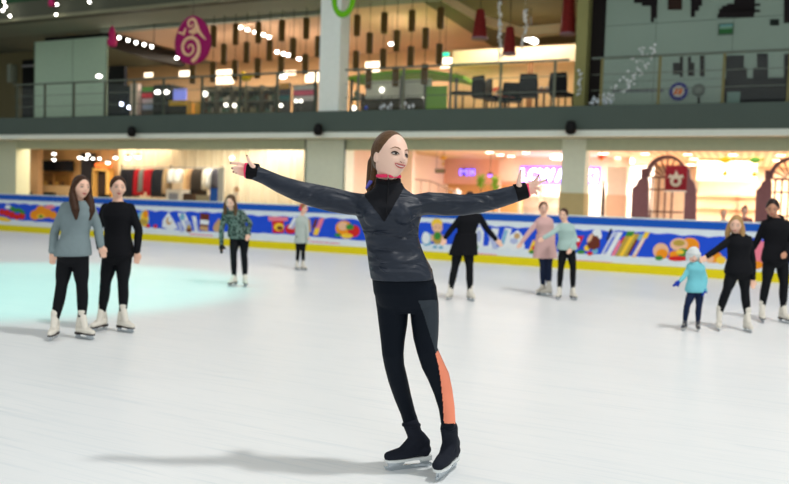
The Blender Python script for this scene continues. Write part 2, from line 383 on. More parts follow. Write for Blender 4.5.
# pendant lamps and downlights (real lamps, glowing)
LW = E(255, 240, 215, 9); LWH = E(255, 250, 240, 11)
_lamp = {}
LAMPS = []
def lampdisc(px, py, zc, rpx, label, group, name='ceiling_light', cat='light', mt=None):
    d = BI.to_3x3() @ ray(px, py); o = BI @ CO
    k = (zc-.03-o.z)/d.z; p = o+d*k
    r = rpx*k/FPX
    t = thing(name, label, cat, (p.x, p.y, zc), group)
    m = MB(); m.cyl((p.x, p.y, zc-.03), r*1.12, .03, 16); build('trim_ring', m, M(235, 235, 230), t)
    m = MB(); m.cyl((p.x, p.y, zc-.038), r, .009, 16); build('lens', m, mt or LW, t)
    LAMPS.append(p.copy()); return t
def pendant(px, py, v, r, label, group, zt=ZC, sh=(60, 60, 60), mt=None):
    u, z = bp(px, py, v)
    t = thing('pendant_lamp', label, 'lamp', (u, v, z), group)
    m = MB(); m.tube([(u, v, z+r*.8), (u, v, zt)], .008, 6, ends=False); build('cord', m, M(*sh), t)
    m = MB(); m.lathe((u, v, z), [(r*1.15, -.1*r), (r*1.0, .5*r), (r*.3, 1.1*r)], 14); build('lamp_shade', m, M(*sh), t)
    m = MB(); m.ball((u, v, z), r*.95, 10, 8); build('bulb', m, mt or LWH, t, smooth=True)
    return t
GP = 'pendant lamps glowing in the food court'
for x, y, r in [(19, 157, .1), (54, 153, .1), (54, 159, .09), (80, 157, .1), (88, 154, .08), (86, 158, .08), (93, 158, .08), (99.5, 158, .08), (108, 162, .1), (115.5, 157, .1)]:
    pendant(x, y, VB-1.6+.05*(x % 7), r, 'round glowing pendant lamp hanging in the warm lit food court', GP)
for x, y in [(128, 157), (138, 156)]:
    pendant(x, y, 7.3, .11, 'glowing pendant lamp hanging over the hanging clothes', 'pendant lamps over the clothes rail', ZC, (200, 195, 180))
pendant(232, 157.5, 7.6, .09, 'single glowing pendant lamp in front of the cream curtain wall', None, ZC, (220, 215, 200))
def bigshade():
    u, z = bp(22, 173, 8.6); t = thing('drum_lamp', 'large white drum pendant shade near the far end of the food court', 'lamp', (u, 8.6, z))
    m = MB(); m.lathe((u, 8.6, z), [(.24, -.13), (.2, .13)], 18); build('lamp_shade', m, E(255, 235, 205, 3), t)
    m = MB(); m.tube([(u, 8.6, z+.13), (u, 8.6, ZC)], .01, 6, ends=False); build('cord', m, DK, t)
bigshade()
# chairs
def chair(org, rz, label, group=None, col=(22, 22, 26), s=1.0, tall=.95):
    t = thing('cafe_chair', label, 'chair', org, group)
    t.matrix_world = t.matrix_world @ Matrix.Rotation(rz, 4, 'Z') @ Matrix.Scale(s, 4)
    O = Vector(org); c = M(*col, rough=.5)
    def P(m, name):
        for q in m.v: q += O
        return build(name, m, c, t)
    m = MB(); m.box(-.22, .22, -.22, .22, .42, .49); P(m, 'seat')
    m = MB(); m.rings([[Vector((x*w, y, z)) for x, y in ((-1, .2), (1, .2), (1, .26), (-1, .26))] for w, z in ((.22, .46), (.23, .7), (.2, tall))]); P(m, 'backrest')
    for sx in (-1, 1):
        for sy in (-1, 1):
            m = MB(); m.tube([(sx*.18, sy*.18, .43), (sx*.2, sy*.21, 0)], .018, 6, ends=False); P(m, 'leg')
    return t
for i, (x, l) in enumerate([(22, 'black chair under the white drum pendant in the food court'), (47, 'black chair in front of the beige kitchen hatch'), (100, 'black chair in front of the orange framed serving booth')]):
    u, z = bp(x, 190, 7.6); chair((u, 7.6, 0), [0, .5, 0][i], l, s=1.3)
# --- clothes shop
VC = 9.0
cm = bpy.data.materials.new('cream_curtain'); cm.use_nodes = True; nt = cm.node_tree; b_ = nt.nodes['Principled BSDF']
b_.inputs['Base Color'].default_value = (*lin(240, 228, 200), 1); b_.inputs['Roughness'].default_value = .8
m = MB(); rs = []
ua, ub = UQ, UK
K = 420
for k in range(K+1):
    u = ua+(ub-ua)*k/K; y = VC+.05*math.sin(u*14)+.025*math.sin(u*37+1)
    rs.append((u, y))
vs = [(u, y, 0) for u, y in rs]+[(u, y, ZC) for u, y in rs]
m.add(vs, [(k, k+1, K+2+k, K+1+k) for k in range(K)])
vs2 = [(u, y+.03, z) for u, y, z in vs]; m.add(vs2, [(k+1, k, K+1+k, K+2+k) for k in range(K)])
build('curtain', m, cm, label='tall cream pleated curtain wall behind the clothes rail', cat='curtain')
m = MB(); m.box(ua, UK-.2, VC+.4, VC+.6, 0, ZC); struct('wall_clothes_shop', m, M(235, 220, 190))
# rail
VR = 7.8
ra, rb = bp(122, 168, VR)[0], bp(223, 168, VR)[0]; rz_ = bp(170, 167.5, VR)[1]
t = thing('clothes_rail', 'long grey clothes rail with end posts behind the barrier', 'clothes rail', ((ra+rb)/2, VR, 0))
m = MB(); m.tube([(ra, VR, rz_), (rb, VR, rz_)], .02, 8); build('bar', m, M(150, 150, 150, metal=.8, rough=.3), t)
for u in (ra, (ra+rb)/2, rb-.02):
    m = MB(); m.box(u-.03, u+.03, VR-.03, VR+.03, 0, rz_+.1); build('post', m, M(150, 145, 135, metal=.5), t)
def garment(px0, px1, y1, col, label, group=None, v=VR, y0=169):
    a, b2, z0, z1 = RC(px0, y0, px1, y1, v)
    t = thing('hanging_garment', label, 'clothes', ((a+b2)/2, v, z0), group)
    w = abs(b2-a)/2; c = (a+b2)/2; rs = []
    for f, dv, wk in ((0, .28, 1.05), (.3, .27, 1), (.7, .25, .95), (.93, .2, .9), (1.0, .06, .4)):
        z = z0+(z1-z0)*f; n = 16
        rs.append([Vector((c+w*wk*math.copysign(abs(math.cos(q))**.6, math.cos(q))*(1+.08*math.sin(5*q+f)), v+dv*math.sin(q), z)) for q in [2*math.pi*i/n for i in range(n)]])
    m = MB(); m.rings(rs); build('cloth', m, M(*col, rough=.9, bump=.5, scale=20), t, smooth=True)
    m = MB(); m.tube([(c, v, z1-.02), (c, v, z1+.02), (c, v-.0, rz_+.035)], .008, 6); build('hanger_hook', m, M(170, 170, 170, metal=.8), t)
    return t
GD = 'dark garments side by side on the clothes rail'
dl = 'dark grey garment hanging in a row on the grey clothes rail'
for x in (122.5, 126, 129.5, 133): garment(x, x+3.2, 197, (62, 62, 70), dl, GD)
garment(136.2, 141, 195, (225, 50, 60), 'bright red garment between dark ones and the pale grey garment')
garment(141.3, 145.8, 192, (165, 170, 160), 'pale grey garment hanging between the two bright red garments')
garment(146.5, 150, 192, (230, 60, 70), 'red garment next to the pale grey garment on the clothes rail')
garment(150.2, 153.8, 196, (222, 50, 62), 'long red garment next to the first dark one past the grey garment')
for x in (154.6, 158, 161.5): garment(x, x+3.2, 197, (58, 60, 66), dl, GD)
garment(165.2, 169, 194, (205, 175, 135), 'tan garment hanging beside the white covered display')
garment(170, 176, 183, (250, 246, 238), 'broad white garment near the middle of the clothes rail')
garment(176.5, 183, 183, (252, 248, 240), 'second broad white garment near the tan coats on the rail')
garment(186, 189.5, 196, (214, 178, 132), 'light tan coat hanging in the half of the rail nearer the white boxes')
garment(190, 193, 196, (190, 150, 110), 'brown tan coat hanging next to the light tan coat')
for x in (194, 197.4, 201): garment(x, x+3, 196, (70, 62, 55), dl, GD)
garment(205, 208, 190, (235, 225, 205), 'cream garment beside the white garment at the end of the rail')
garment(208.6, 213.6, 188, (248, 246, 240), 'white garment close to the end of the clothes rail')
for x in (214, 217.4): garment(x, x+3, 190, (90, 88, 95), dl, GD)
def crate(px, v, col, label, name='display_box', lab=None):
    a, b2, z0, z1 = RC(*px, v); w = abs(b2-a)
    t = thing(name, label, 'box', ((a+b2)/2, v+w/2, 0))
    m = MB(); m.box(a, b2, v, v+w*.8, 0, z1); build('body', m, M(*col), t)
    m = MB(); m.box(a-.02, b2+.02, v-.02, v+w*.8+.02, z1, z1+.03); build('top', m, M(*col), t)
    if lab: m = MB(); m.box(a+w*.2, b2-w*.2, v-.015, v+.01, z1-.5, z1-.12); build('panel', m, M(*lab), t)
    return t
crate((166, 190, 181, 204), 7.0, (240, 232, 215), 'white display box with grey lettered panel below the white garments', lab=(150, 150, 155))
crate((183, 194, 193, 204), 6.9, (90, 70, 55), 'dark brown display box below the tan coats')
crate((196, 196, 209, 204), 6.9, (170, 160, 130), 'khaki display box near the blue box')
crate((210, 189, 217.5, 204), 6.7, (45, 100, 190), 'blue display box at the end of the clothes rail')
a, b2, z0, z1 = RC(218, 160, 223, 205, 6.7)
m = MB(); m.box(a, b2, 6.7, 6.8, 0, bp(220, 168, 6.7)[1]); build('divider_panel', m, M(205, 205, 195), label='narrow pale divider panel at the end of the clothes rail', cat='panel')
def mannequin():
    u, z = bp(236, 190, 7.0); t = thing('mannequin', 'pale mannequin with brown bob in front of the cream curtain', 'mannequin', (u, 7.0, 0))
    m = MB(); m.tube([(u, 7, 0), (u, 7, z-.55), (u, 7, z-.2)], [.03, .03, .1], 10); build('stand', m, M(200, 190, 180), t)
    m = MB(); m.lathe((u, 7, z-.75), [(.16, 0), (.13, .25), (.17, .5), (.06, .6), (.05, .68)], 14); build('torso', m, M(245, 225, 195), t, smooth=True)
    m = MB(); m.ball((u, 7, z), (.08, .09, .11)); build('head', m, M(210, 175, 140), t, smooth=True)
    m = MB(); m.ball((u, 7.03, z+.02), (.1, .1, .12)); build('wig', m, M(160, 120, 75), t, smooth=True)
mannequin()

# --- corridor (middle)
PB = M(240, 200, 165)
m = MB(); m.box(UCA-4, bp(700, 170, 24)[0], 24, 24.2, 0, ZC); struct('wall_corridor_back', m, M(250, 228, 208))
m = MB(); m.box(UK, UK+.12, 9.0, 24, 0, ZC); struct('wall_corridor_side', m, M(244, 222, 205))
# tan shop block (left part of corridor) and pale wall piece behind the skater's head
a, b2, z0, z1 = RC(346, 160, 402, 190, 11); m = MB(); m.box(UK+.12, b2, 12, 12.3, 0, ZC); struct('wall_shop_front', m, M(245, 226, 208))
a, b2, z0, z1 = RC(432, 157, 520, 174, 19); m = MB(); m.box(a, b2, 19, 19.3, 2.3, ZC); struct('wall_bulkhead', m, M(245, 190, 165))
m = MB(); m.box(a, b2, 19.6, 19.8, 0, 2.4); struct('wall_shop_back', m, M(240, 190, 130))
def fixture(px, v, col, label, name, cat, dv=.3):
    a, b2, z0, z1 = RC(*px, v); m = MB(); m.box(a, b2, v, v+dv, z0, z1); return build(name, m, col, label=label, cat=cat)
def exit_sign():
    a, b2, z0, z1 = RC(435, 169, 444.5, 173, 12); t = thing('hanging_sign', 'small dark hanging sign with white marks over the corridor', 'sign', ((a+b2)/2, 12, z0))
    m = MB(); m.box(a, b2, 12, 12.06, z0, z1); build('board', m, M(50, 45, 35), t)
    m = MB(); w = (b2-a)/9
    for k in range(4): m.box(a+w*(1+2*k), a+w*(2+2*k), 11.99, 12.01, z0+.04, z1-.04)
    build('marks', m, M(200, 190, 150), t)
    for q in (a+w, b2-w): m = MB(); m.tube([(q, 12.03, z1), (q, 12.03, ZC)], .012, 6, ends=False); build('hanger_rod', m, M(160, 150, 140), t)
exit_sign()
BLU = E(110, 90, 255, 5)
for (x, y, w, l) in [(464, 172, 6, 'wider glowing blue violet sign on the shop bulkhead'), (472.5, 172, 3, 'narrow glowing blue violet sign beside the wider one')]:
    a, b2, z0, z1 = RC(x-w/2, y-2.5, x+w/2, y+2.5, 18.95); t = thing('neon_sign', l, 'sign', ((a+b2)/2, 18.9, z0))
    m = MB(); m.box(a-.04, b2+.04, 18.93, 18.98, z0-.04, z1+.04); build('backing', m, M(120, 90, 160), t)
    m = MB(); c = (a+b2)/2
    m.tube([(a, 18.9, z0), (a, 18.9, z1), (c, 18.9, (z0+z1)/2), (b2, 18.9, z1), (b2, 18.9, z0)], .05, 8); build('tube_light', m, BLU, t)
pendant(490, 174.5, 10, .1, 'dark pendant lamp with a violet glow hanging before the lit shops', None, ZC, (90, 45, 50), E(150, 100, 255, 3))
def plant(px, py, v, label):
    u, z = bp(px, py, v); t = thing('potted_plant', label, 'plant', (u, v, 0))
    m = MB(); m.lathe((u, v, 0), [(.16, 0), (.2, .4), (.22, .42), (.2, .43)], 14); build('pot', m, M(190, 170, 150), t)
    m = MB(); m.tube([(u, v, .4), (u, v, z-.2)], .03, 6); build('stem', m, M(110, 90, 60), t)
    m = MB(); rnd = random.Random(int(px))
    for k in range(60):
        an = rnd.uniform(0, 6.28); el = rnd.uniform(-.3, 1.3); L = rnd.uniform(.25, .45); d = Vector((math.cos(an)*math.cos(el), math.sin(an)*math.cos(el), math.sin(el)))
        p0 = Vector((u, v, z-.35+rnd.uniform(0, .5))); p1 = p0+d*L; s = d.cross(Vector((0, 0, 1))).normalized()*.06
        m.add([p0, (p0+p1)/2+s, p1, (p0+p1)/2-s], [(0, 1, 2, 3)])
    build('foliage', m, M(130, 170, 60), t)
plant(481, 181, 15, 'taller bright green potted plant by the shop, beside the tan pillar')
plant(494.5, 184, 15.5, 'shorter bright green potted plant nearer the glowing letters')
# escalator-like stair rail with balusters behind the skater's shoulder
def stair():
    v = 13; pts = [bp(404, 178, v), bp(430, 181, v), bp(456, 192, v)]
    t = thing('stair_railing', 'pale curved stair railing rising in the corridor behind the skater in the centre', 'railing', (pts[1][0], v, 0))
    m = MB(); m.tube([(u, v, z) for u, z in pts], .03, 8); build('handrail', m, M(190, 165, 150, metal=.3), t)
    for k in range(7):
        f = k/6; i = 0 if f < .5 else 1; g = f*2-i; u = pts[i][0]*(1-g)+pts[i+1][0]*g; z = pts[i][1]*(1-g)+pts[i+1][1]*g
        m = MB(); m.tube([(u, v, 0), (u, v, z)], .02, 6, ends=False); build('baluster', m, M(200, 175, 155), t)
stair()
for px, py, l, c in [((452, 187, 460, 200), 14, 'white mannequin bust display column near the stair railing', (250, 245, 240))]:
    a, b2, z0, z1 = RC(*px, 14); t = thing('display_column', l, 'display', ((a+b2)/2, 14, 0))
    m = MB(); m.box(a, b2, 14, 14.3, 0, z0); build('plinth', m, M(*c), t)
    m = MB(); m.lathe(((a+b2)/2, 14.15, z0), [(.12, 0), (.16, .2), (.2, .36), (.07, .42), (.06, .5)], 14); build('bust', m, M(*c), t, smooth=True)
# white shop with the glowing letters
VS = 17.0
a, b2, z0, z1 = RC(498, 170, 640, 200, VS)
m = MB(); m.box(a, bp(629, 180, VS)[0], VS, VS+.2, bp(560, 182, VS)[1], ZC); struct('wall_letter_shop', m, M(245, 205, 185))
m = MB(); m.box(a-2, bp(640, 180, VS)[0], VS+5, VS+5.2, 0, ZC); struct('wall_letter_shop_back', m, M(255, 250, 240))
for k, x in enumerate((499, 520, 541, 603, 625)):
    u = bp(x, 190, VS)[0]; m = MB(); m.box(u-.05, u+.05, VS-.03, VS+.1, 0, bp(x, 182, VS)[1]); struct('trim_mullion', m, M(120, 100, 90) if x > 590 else M(225, 200, 180))
# rows of shelving
for k, x in enumerate((507, 530, 551, 612)):
    u, _ = bp(x, 195, VS+3); t = thing('shop_shelf', 'white lit shop shelving under the glowing letters', 'shelf', (u, VS+3, 0), 'white shelving inside the bright shop')
    m = MB(); m.box(u-.55, u+.55, VS+3.5, VS+3.55, 0, 2.0); build('back_panel', m, M(250, 240, 230), t)
    for z in (.3, .8, 1.3, 1.8):
        m = MB(); m.box(u-.55, u+.55, VS+3.1, VS+3.5, z, z+.04); build('shelf', m, M(250, 240, 230), t)
# letters
def letters():
    x0, x1 = 521.5, 597.5; v = VS-.15
    ua_, ub_ = bp(x0, 175, v)[0], bp(x1, 175, v)[0]
    _, zb = bp(560, 181.5, v); _, zt = bp(560, 169, v)
    t = thing('shop_sign', 'glowing white and violet shop letters LCWAIKIKI partly behind the pale column', 'sign', ((ua_+ub_)/2, v, zb))
    txt = 'LCWAIKIKI'
    fc = bpy.data.curves.new('tmp', 'FONT')
    widths = []; meshes = []
    for ch in txt:
        fc.body = ch; fc.extrude = .06; fc.offset = .018; fc.size = 1
        o = bpy.data.objects.new('tmp', fc); COL.objects.link(o); bpy.context.view_layer.update()
        me = bpy.data.meshes.new_from_object(o.evaluated_get(bpy.context.evaluated_depsgraph_get())); bpy.data.objects.remove(o)
        xs = [q.co.x for q in me.vertices]; ys = [q.co.y for q in me.vertices]
        meshes.append((me, min(xs), max(xs), min(ys), max(ys)))
    gap = .10; tot = sum(b-a for _, a, b, _, _ in meshes)+gap*(len(txt)-1); sc = (ub_-ua_)/tot; u = ua_
    for me, a, b, c, d in meshes:
        m = MB(); m.add([(u+(q.co.x-a)*sc, v-q.co.z, zb+(q.co.y-c)/(d-c)*(zt-zb)) for q in me.vertices], [list(p.vertices) for p in me.polygons])
        m.mi = 1; w = (b-a)*sc
        build('letter', m, [E(235, 225, 255, 7)], t); u += (b-a+gap)*sc
    m = MB(); m.box(ua_-.1, ub_+.1, v+.08, v+.13, zb-.12, zt+.12); build('backing_panel', m, E(150, 110, 255, .45), t, label='violet lit backing panel')
letters()

# --- right hand shops behind stone arches
VA = 12.0
a5 = bp(587, 190, 20)[0]
m = MB(); m.box(bp(600, 190, 24)[0], U1+8, 24, 24.2, 0, ZC); struct('wall_right_back', m, M(255, 225, 195))
# pale panelled shop front between the second column and the arch
va = 13.5
a, b2, _, _ = RC(607, 160, 626, 219, va)
m = MB(); m.box(a, b2, va, va+.3, 0, 2.95); struct('wall_pale_panel', m, M(252, 240, 228))
m = MB(); m.box(a-.03, b2+.03, va-.04, va+.3, 0, bp(616, 195, va)[1]); struct('trim_5', m, M(240, 205, 178))
for x in (603, 604.5): pass
t = thing('gate_post', 'thin black post beside the pale panelled shop front', 'post', (bp(603, 200, 9)[0], 9, 0))
u, z = bp(603.3, 190, 9); m = MB(); m.box(u-.05, u+.05, 9, 9.1, 0, z); build('shaft', m, M(70, 55, 50), t); m = MB(); m.ball((u, 9.05, z+.04), .06); build('cap', m, M(70, 55, 50), t)
STN = M(98, 74, 84, rough=.7, bump=.6, scale=9, vary=.2)
def arch(xs, label, full=True, dxr=0):
    # measured outline in pixels of the first arch, shifted for the next one
    def q(x, y): return bp(x+xs, y+dxr, VA)
    t = thing('stone_arch', label, 'arch', (*[q(662, 219)[0]], VA, 0))
    L = [(631, 219), (632, 188), (636, 185), (638, 180), (641, 178), (641, 168), (646, 168), (648, 184), (649, 219)]
    Rr = [(684, 219), (685, 184), (686, 168), (689, 168), (690, 178), (694, 182), (696, 190), (697, 219)]
    for nm, P in (('jamb', L), ('jamb', Rr)):
        pl = [q(*p) for p in P]; pl = [(u, 0 if i in (0, len(pl)-1) else z) for i, (u, z) in enumerate(pl)]
        m = MB(); m.prism(pl, VA, VA+.5); build(nm, m, STN, t)
    cu, cz = q(666.5, 177); ru = q(687, 177)[0]-cu; ri = ru*.86; zt = q(666, 155)[1]-cz
    m = MB(); n = 24; sc = zt/ru
    for k in range(n):
        a0, a1 = math.pi*k/n, math.pi*(k+1)/n
        wd = 1.0 if a0 < 1.6 else 1.12
        m.prism([(cu+ri*math.cos(a0), cz+ri*sc*math.sin(a0)), (cu+ru*wd*math.cos(a0), cz+ru*sc*math.sin(a0)), (cu+ru*wd*math.cos(a1), cz+ru*sc*math.sin(a1)), (cu+ri*math.cos(a1), cz+ri*sc*math.sin(a1))], VA, VA+.45)
    build('arch_ring', m, STN, t)
    m = MB()
    for k in range(1, 8):
        an = math.pi*k/8; m.tube([(cu+ri*.25*math.cos(an), VA+.2, cz+ri*.25*math.sin(an)), (cu+ri*math.cos(an), VA+.2, cz+ri*sc*math.sin(an))], .03, 6, ends=False)
    m.box(cu-ri, cu+ri, VA+.15, VA+.25, cz-.04, cz+.04); build('fanlight', m, M(110, 80, 75), t)
    m = MB()
    for k in range(-1, 3):
        uu = cu+ri*(-.45+.4*k); m.box(uu-.03, uu+.03, VA+.15, VA+.25, 0, cz)
    for z in (cz-.45, cz-1.25): m.box(cu-ri, cu+ri, VA+.15, VA+.25, z-.03, z+.03)
    build('window_bars', m, M(110, 80, 75), t)
    return t
arch(0, 'purple brown stepped stone arch with fanlight behind the hanging red banner')
arch(124, 'stepped stone arch above the dark haired skater at the edge of the picture', dxr=2)
# red banner
def banner():
    v = 9.0; a, b2, z0, z1 = RC(665, 165.5, 687, 190.5, v); c = (a+b2)/2; cz = (z0+z1)/2; w = b2-a; h = z1-z0
    t = thing('hanging_banner', 'square dark red banner with a pale round emblem hanging before the stone arch', 'banner', (c, v, z0))
    m = MB(); m.box(a, b2, v, v+.03, z0, z1); build('cloth', m, M(110, 18, 34), t)
    m = MB(); n = 20
    for k in range(n):
        a0, a1 = 2*math.pi*k/n, 2*math.pi*(k+1)/n; ez = cz-h*.13
        m.prism([(c+w*.12*math.cos(a0), ez+w*.12*math.sin(a0)), (c+w*.26*math.cos(a0), ez+w*.26*math.sin(a0)), (c+w*.26*math.cos(a1), ez+w*.26*math.sin(a1)), (c+w*.12*math.cos(a1), ez+w*.12*math.sin(a1))], v-.02, v+.01)
    m.prism([(c-w*.38, cz), (c-w*.3, cz+h*.14), (c-w*.1, cz+h*.1), (c, cz+h*.32), (c+w*.12, cz+h*.1), (c+w*.3, cz+h*.14), (c+w*.36, cz)], v-.021, v+.01)
    build('emblem', m, M(165, 165, 155), t, label='pale emblem of a ring under wings')
    m = MB(); m.box(a, b2, v-.01, v+.04, z0-.05, z0); build('hem', m, M(215, 215, 210), t)
    for q in (a+.03, b2-.03): m = MB(); m.tube([(q, v+.015, z1), (q, v+.015, ZC)], .008, 6, ends=False); build('cord', m, M(120, 80, 70), t)
banner()
def ornament(x, y0, y1, v, col, label, q=.55):
    u, z0 = bp(x, y1, v); _, z1 = bp(x, y0, v)
    t = thing('paper_ornament', label, 'decoration', (u, v, z0))
    m = MB(); m.tube([(u, v, z0), (u, v, ZC)], .01, 6, ends=False); build('cord', m, M(200, 150, 90), t)
    m = MB(); m.ball((u, v, z1), (.28*q, .16*q, .2*q)); m.prism([(u+.2*q, z1), (u+.5*q, z1+.2*q), (u+.42*q, z1-.05*q)], v-.03, v+.03); m.prism([(u-.2*q, z1), (u-.45*q, z1+.16*q), (u-.3*q, z1-.12*q)], v-.03, v+.03); build('bird', m, M(*col), t, smooth=False)
    m = MB(); m.ball((u, v, z0), (.13*q, .1*q, .15*q)); build('pompom', m, M(220, 170, 50), t, smooth=True)
ornament(725, 160, 173.5, 10, (215, 165, 30), 'yellow bird shaped paper ornament hanging under the slatted ceiling')
ornament(754.5, 160, 174, 10, (90, 150, 60), 'green bird shaped paper ornament hanging under the slatted ceiling')
ornament(595+6.5, 157, 159, 9, (225, 90, 60), 'small red paper ornament hanging near the pale column', .35)
ornament(443, 158, 164, 12, (235, 180, 60), 'small yellow paper ornament above the dark hanging sign', .35)
# ceiling lights of the shops
G1_ = 'oval downlights in the corridor ceiling'
for x, y, r in [(489.5, 152.5, 4.0), (500.5, 155, 3.8), (511, 156.5, 3.6), (520, 158.3, 3.3), (526, 153, 3.7), (529, 161.5, 3)]:
    lampdisc(x, y, ZC, r, 'bright oval downlight in the peach corridor ceiling', G1_)
G2_ = 'downlights in the slatted ceiling'
for x, y, r in [(603.5, 153.7, 4.5), (618, 158, 3), (645, 154, 4), (688, 154.5, 4), (694, 159, 4), (691, 165, 5), (733, 155, 4), (734.5, 160, 4), (750, 161.5, 3.6), (780.5, 155.5, 4.2), (777.5, 160.5, 4.2)]:
    lampdisc(x, y, ZC, r, 'bright oval downlight in the slatted peach ceiling', G2_)
def striplight(x0, y0, x1, y1, label, wpx=2.2, z=ZC):
    o = BI @ CO; P = []
    for x, y in ((x0, y0), (x1, y1)):
        d = BI.to_3x3() @ ray(x, y); P.append(o+d*((z-.11-o.z)/d.z))
    t = thing('strip_light', label, 'light', tuple((P[0]+P[1])/2))
    m = MB(); m.tube(P, .1, 8); build('diffuser', m, LW, t)
    m = MB(); Q = [q+Vector((0, 0, .0)) for q in P]; m.tube(Q, .055, 6); build('housing', m, M(230, 230, 230), t)
striplight(527, 161, 541, 164, 'long white strip light above the glowing letters')
striplight(553, 157, 561, 157.5, 'short white strip light beside the pale column')
striplight(608, 161, 632, 161, 'wide white strip light over the pale panelled shop front')
# signature shop front frames behind arches
for x in (706, 728, 748):
    u, z = bp(x, 190, 18); t = thing('display_shelf', 'brightly lit display shelving between the two stone arches', 'shelf', (u, 18, 0), 'display shelving between the arches')
    m = MB(); m.box(u-.45, u+.45, 18.3, 18.35, 0, 2.1); build('back_panel', m, M(255, 215, 180), t)
    for zz in (.5, 1.0, 1.5, 2.0): m = MB(); m.box(u-.45, u+.45, 18, 18.3, zz, zz+.04); build('shelf', m, M(240, 200, 170), t)
    rnd = random.Random(x)
m = MB(); m.box(bp(697, 175, 17)[0], bp(757, 175, 17)[0], 17, 17.2, bp(727, 181, 17)[1], ZC); struct('wall_bulkhead_right', m, M(255, 215, 180))

# ================================================================== UPPER FLOOR
Z2 = bp(0, 23, VF)[1]; ZU = ZF1
Z2T = Z2+.75
print('Z2', Z2, 'ZU', ZU)
DG = M(82, 84, 70, rough=.7, scale=1)
m = MB(); m.box(U0, U1, VF, VF+.35, Z2, Z2T); struct('trim_6', m, DG)
m = MB(); m.box(U0, U1, VF-.06, VF, Z2, Z2+.12); struct('trim_7', m, M(130, 130, 105))
UMX = bp(432, 20, 8)[0]
m = MB(); m.box(U0, U1, VF+.35, 7.2, Z2, Z2T-.05); struct('ceiling_upper', m, M(130, 134, 116, rough=.8))
UTN = bp(112, 35, 8)[0]
m = MB(); m.box(U0, UTN, 7.2, 28, Z2, Z2T-.05); struct('ceiling_upper_grey', m, M(120, 122, 104, rough=.8))
m = MB(); m.box(UTN, UMX, 7.2, 28, Z2, Z2T-.05); struct('ceiling_upper_tan', m, M(198, 160, 130, rough=.8))
m = MB(); m.box(UMX, U1, 7.2, 28, Z2, Z2T-.05); struct('ceiling_upper_cafe', m, M(96, 90, 66, rough=.8))
m = MB(); m.box(U0, U1, VF+.1, VF+.2, Z2T, Z2T+1.6); struct('wall_green_parapet', m, M(30, 70, 40, rough=.5))
# soffit drop band
m = MB(); m.box(bp(100, 20, 7.2)[0], bp(345, 5, 7.2)[0], 7.2, 7.5, bp(200, 24, 7.2)[1], Z2); struct('trim_8', m, M(140, 148, 130))
# upper columns
WHC = M(242, 250, 242, rough=.5)
a, b2 = bp(320, 60, VF+.15)[0], bp(340, 60, VF+.15)[0]
m = MB(); m.box(a, b2, VF+.12, VF+.75, ZF1-.02, Z2); struct('wall_column_4', m, WHC)
a, b2 = bp(575, 60, 5.9)[0], bp(586, 60, 5.9)[0]
m = MB(); m.box(a, b2, 5.9, 6.5, ZF1-.02, Z2); struct('wall_column_5', m, M(150, 148, 95))
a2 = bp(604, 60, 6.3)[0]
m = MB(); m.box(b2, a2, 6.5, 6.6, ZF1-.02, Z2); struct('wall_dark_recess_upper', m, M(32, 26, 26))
m = MB(); m.box(a2, U1, 6.3, 6.5, ZF1-.02, Z2+.3); WR = struct('wall_right_upper', m, M(150, 170, 157, rough=.6, scale=.7))
# panel joints on the right wall
m = MB()
for x in (655, 732): u = bp(x, 50, 6.3)[0]; m.box(u-.008, u+.008, 6.292, 6.31, ZF1, Z2)
for y in (21, 79.5): z = bp(690, y, 6.3)[1]; m.box(a2, U1, 6.292, 6.31, z-.008, z+.008)
struct('trim_9', m, M(110, 125, 115))
# black pixel pattern (panels fixed to the wall)
def wallpat(polys, label, col=(26, 20, 22), name='wall_pattern_panel'):
    m = MB()
    for P in polys: m.prism([bp(x, y, 6.3) for x, y in P], 6.27, 6.305)
    return build(name, m, M(*col), label=label, cat='wall panel')
def rp(x0, y0, x1, y1): return [(x0, y0), (x1, y0-(x1-x0)*.02), (x1, y1-(x1-x0)*.02), (x0, y1)]
wallpat([rp(634, -8, 657.5, 3), rp(642, 3, 657.5, 6), rp(651, 6, 657, 18), rp(651, 18, 654, 22)], 'black stepped pixel pattern nearest the dark recess, high on the pale wall')
wallpat([rp(668, -8, 682, 10)], 'brown black rectangle high on the pale wall', (50, 32, 24))
wallpat([rp(691, -8, 702, 6), rp(691, 6, 699, 11), rp(691, 11, 695, 17)], 'small black stepped pixel pattern between the brown rectangle and the big dark shape')
wallpat([rp(734, -10, 755, 4), rp(722, 6, 755, 12), rp(719, 9, 755, 14), rp(717.5, 14, 754, 18), rp(755, 4, 760, 6), rp(755, 10, 760, 12), rp(727, 4, 755, 7)], 'largest black pixel pattern high on the pale wall')
wallpat([rp(784, -8, 800, 23)], 'tall black rectangle at the picture edge of the pale wall')
wallpat([rp(770, 19.5, 779, 25.5)], 'small dark green rectangle on the pale wall', (22, 34, 28))
wallpat([rp(673, 63, 682, 74.5), rp(680, 57, 683, 77)], 'small black pixel cross under the handrail')
wallpat([rp(688, 57, 691, 76), rp(688, 63, 694.5, 76)], 'black pixel block with a raised corner under the handrail')
wallpat([rp(700, 56, 704.5, 76.5)], 'narrow black upright bar under the handrail')
wallpat([rp(724, 79, 800, 110), rp(726, 56, 744, 80), rp(757, 54, 768, 80), rp(784, 54, 800, 80), rp(744, 68, 747, 80), rp(753, 68, 757, 80)], 'large dark skyline pattern behind the railing near the picture edge', (34, 34, 38))
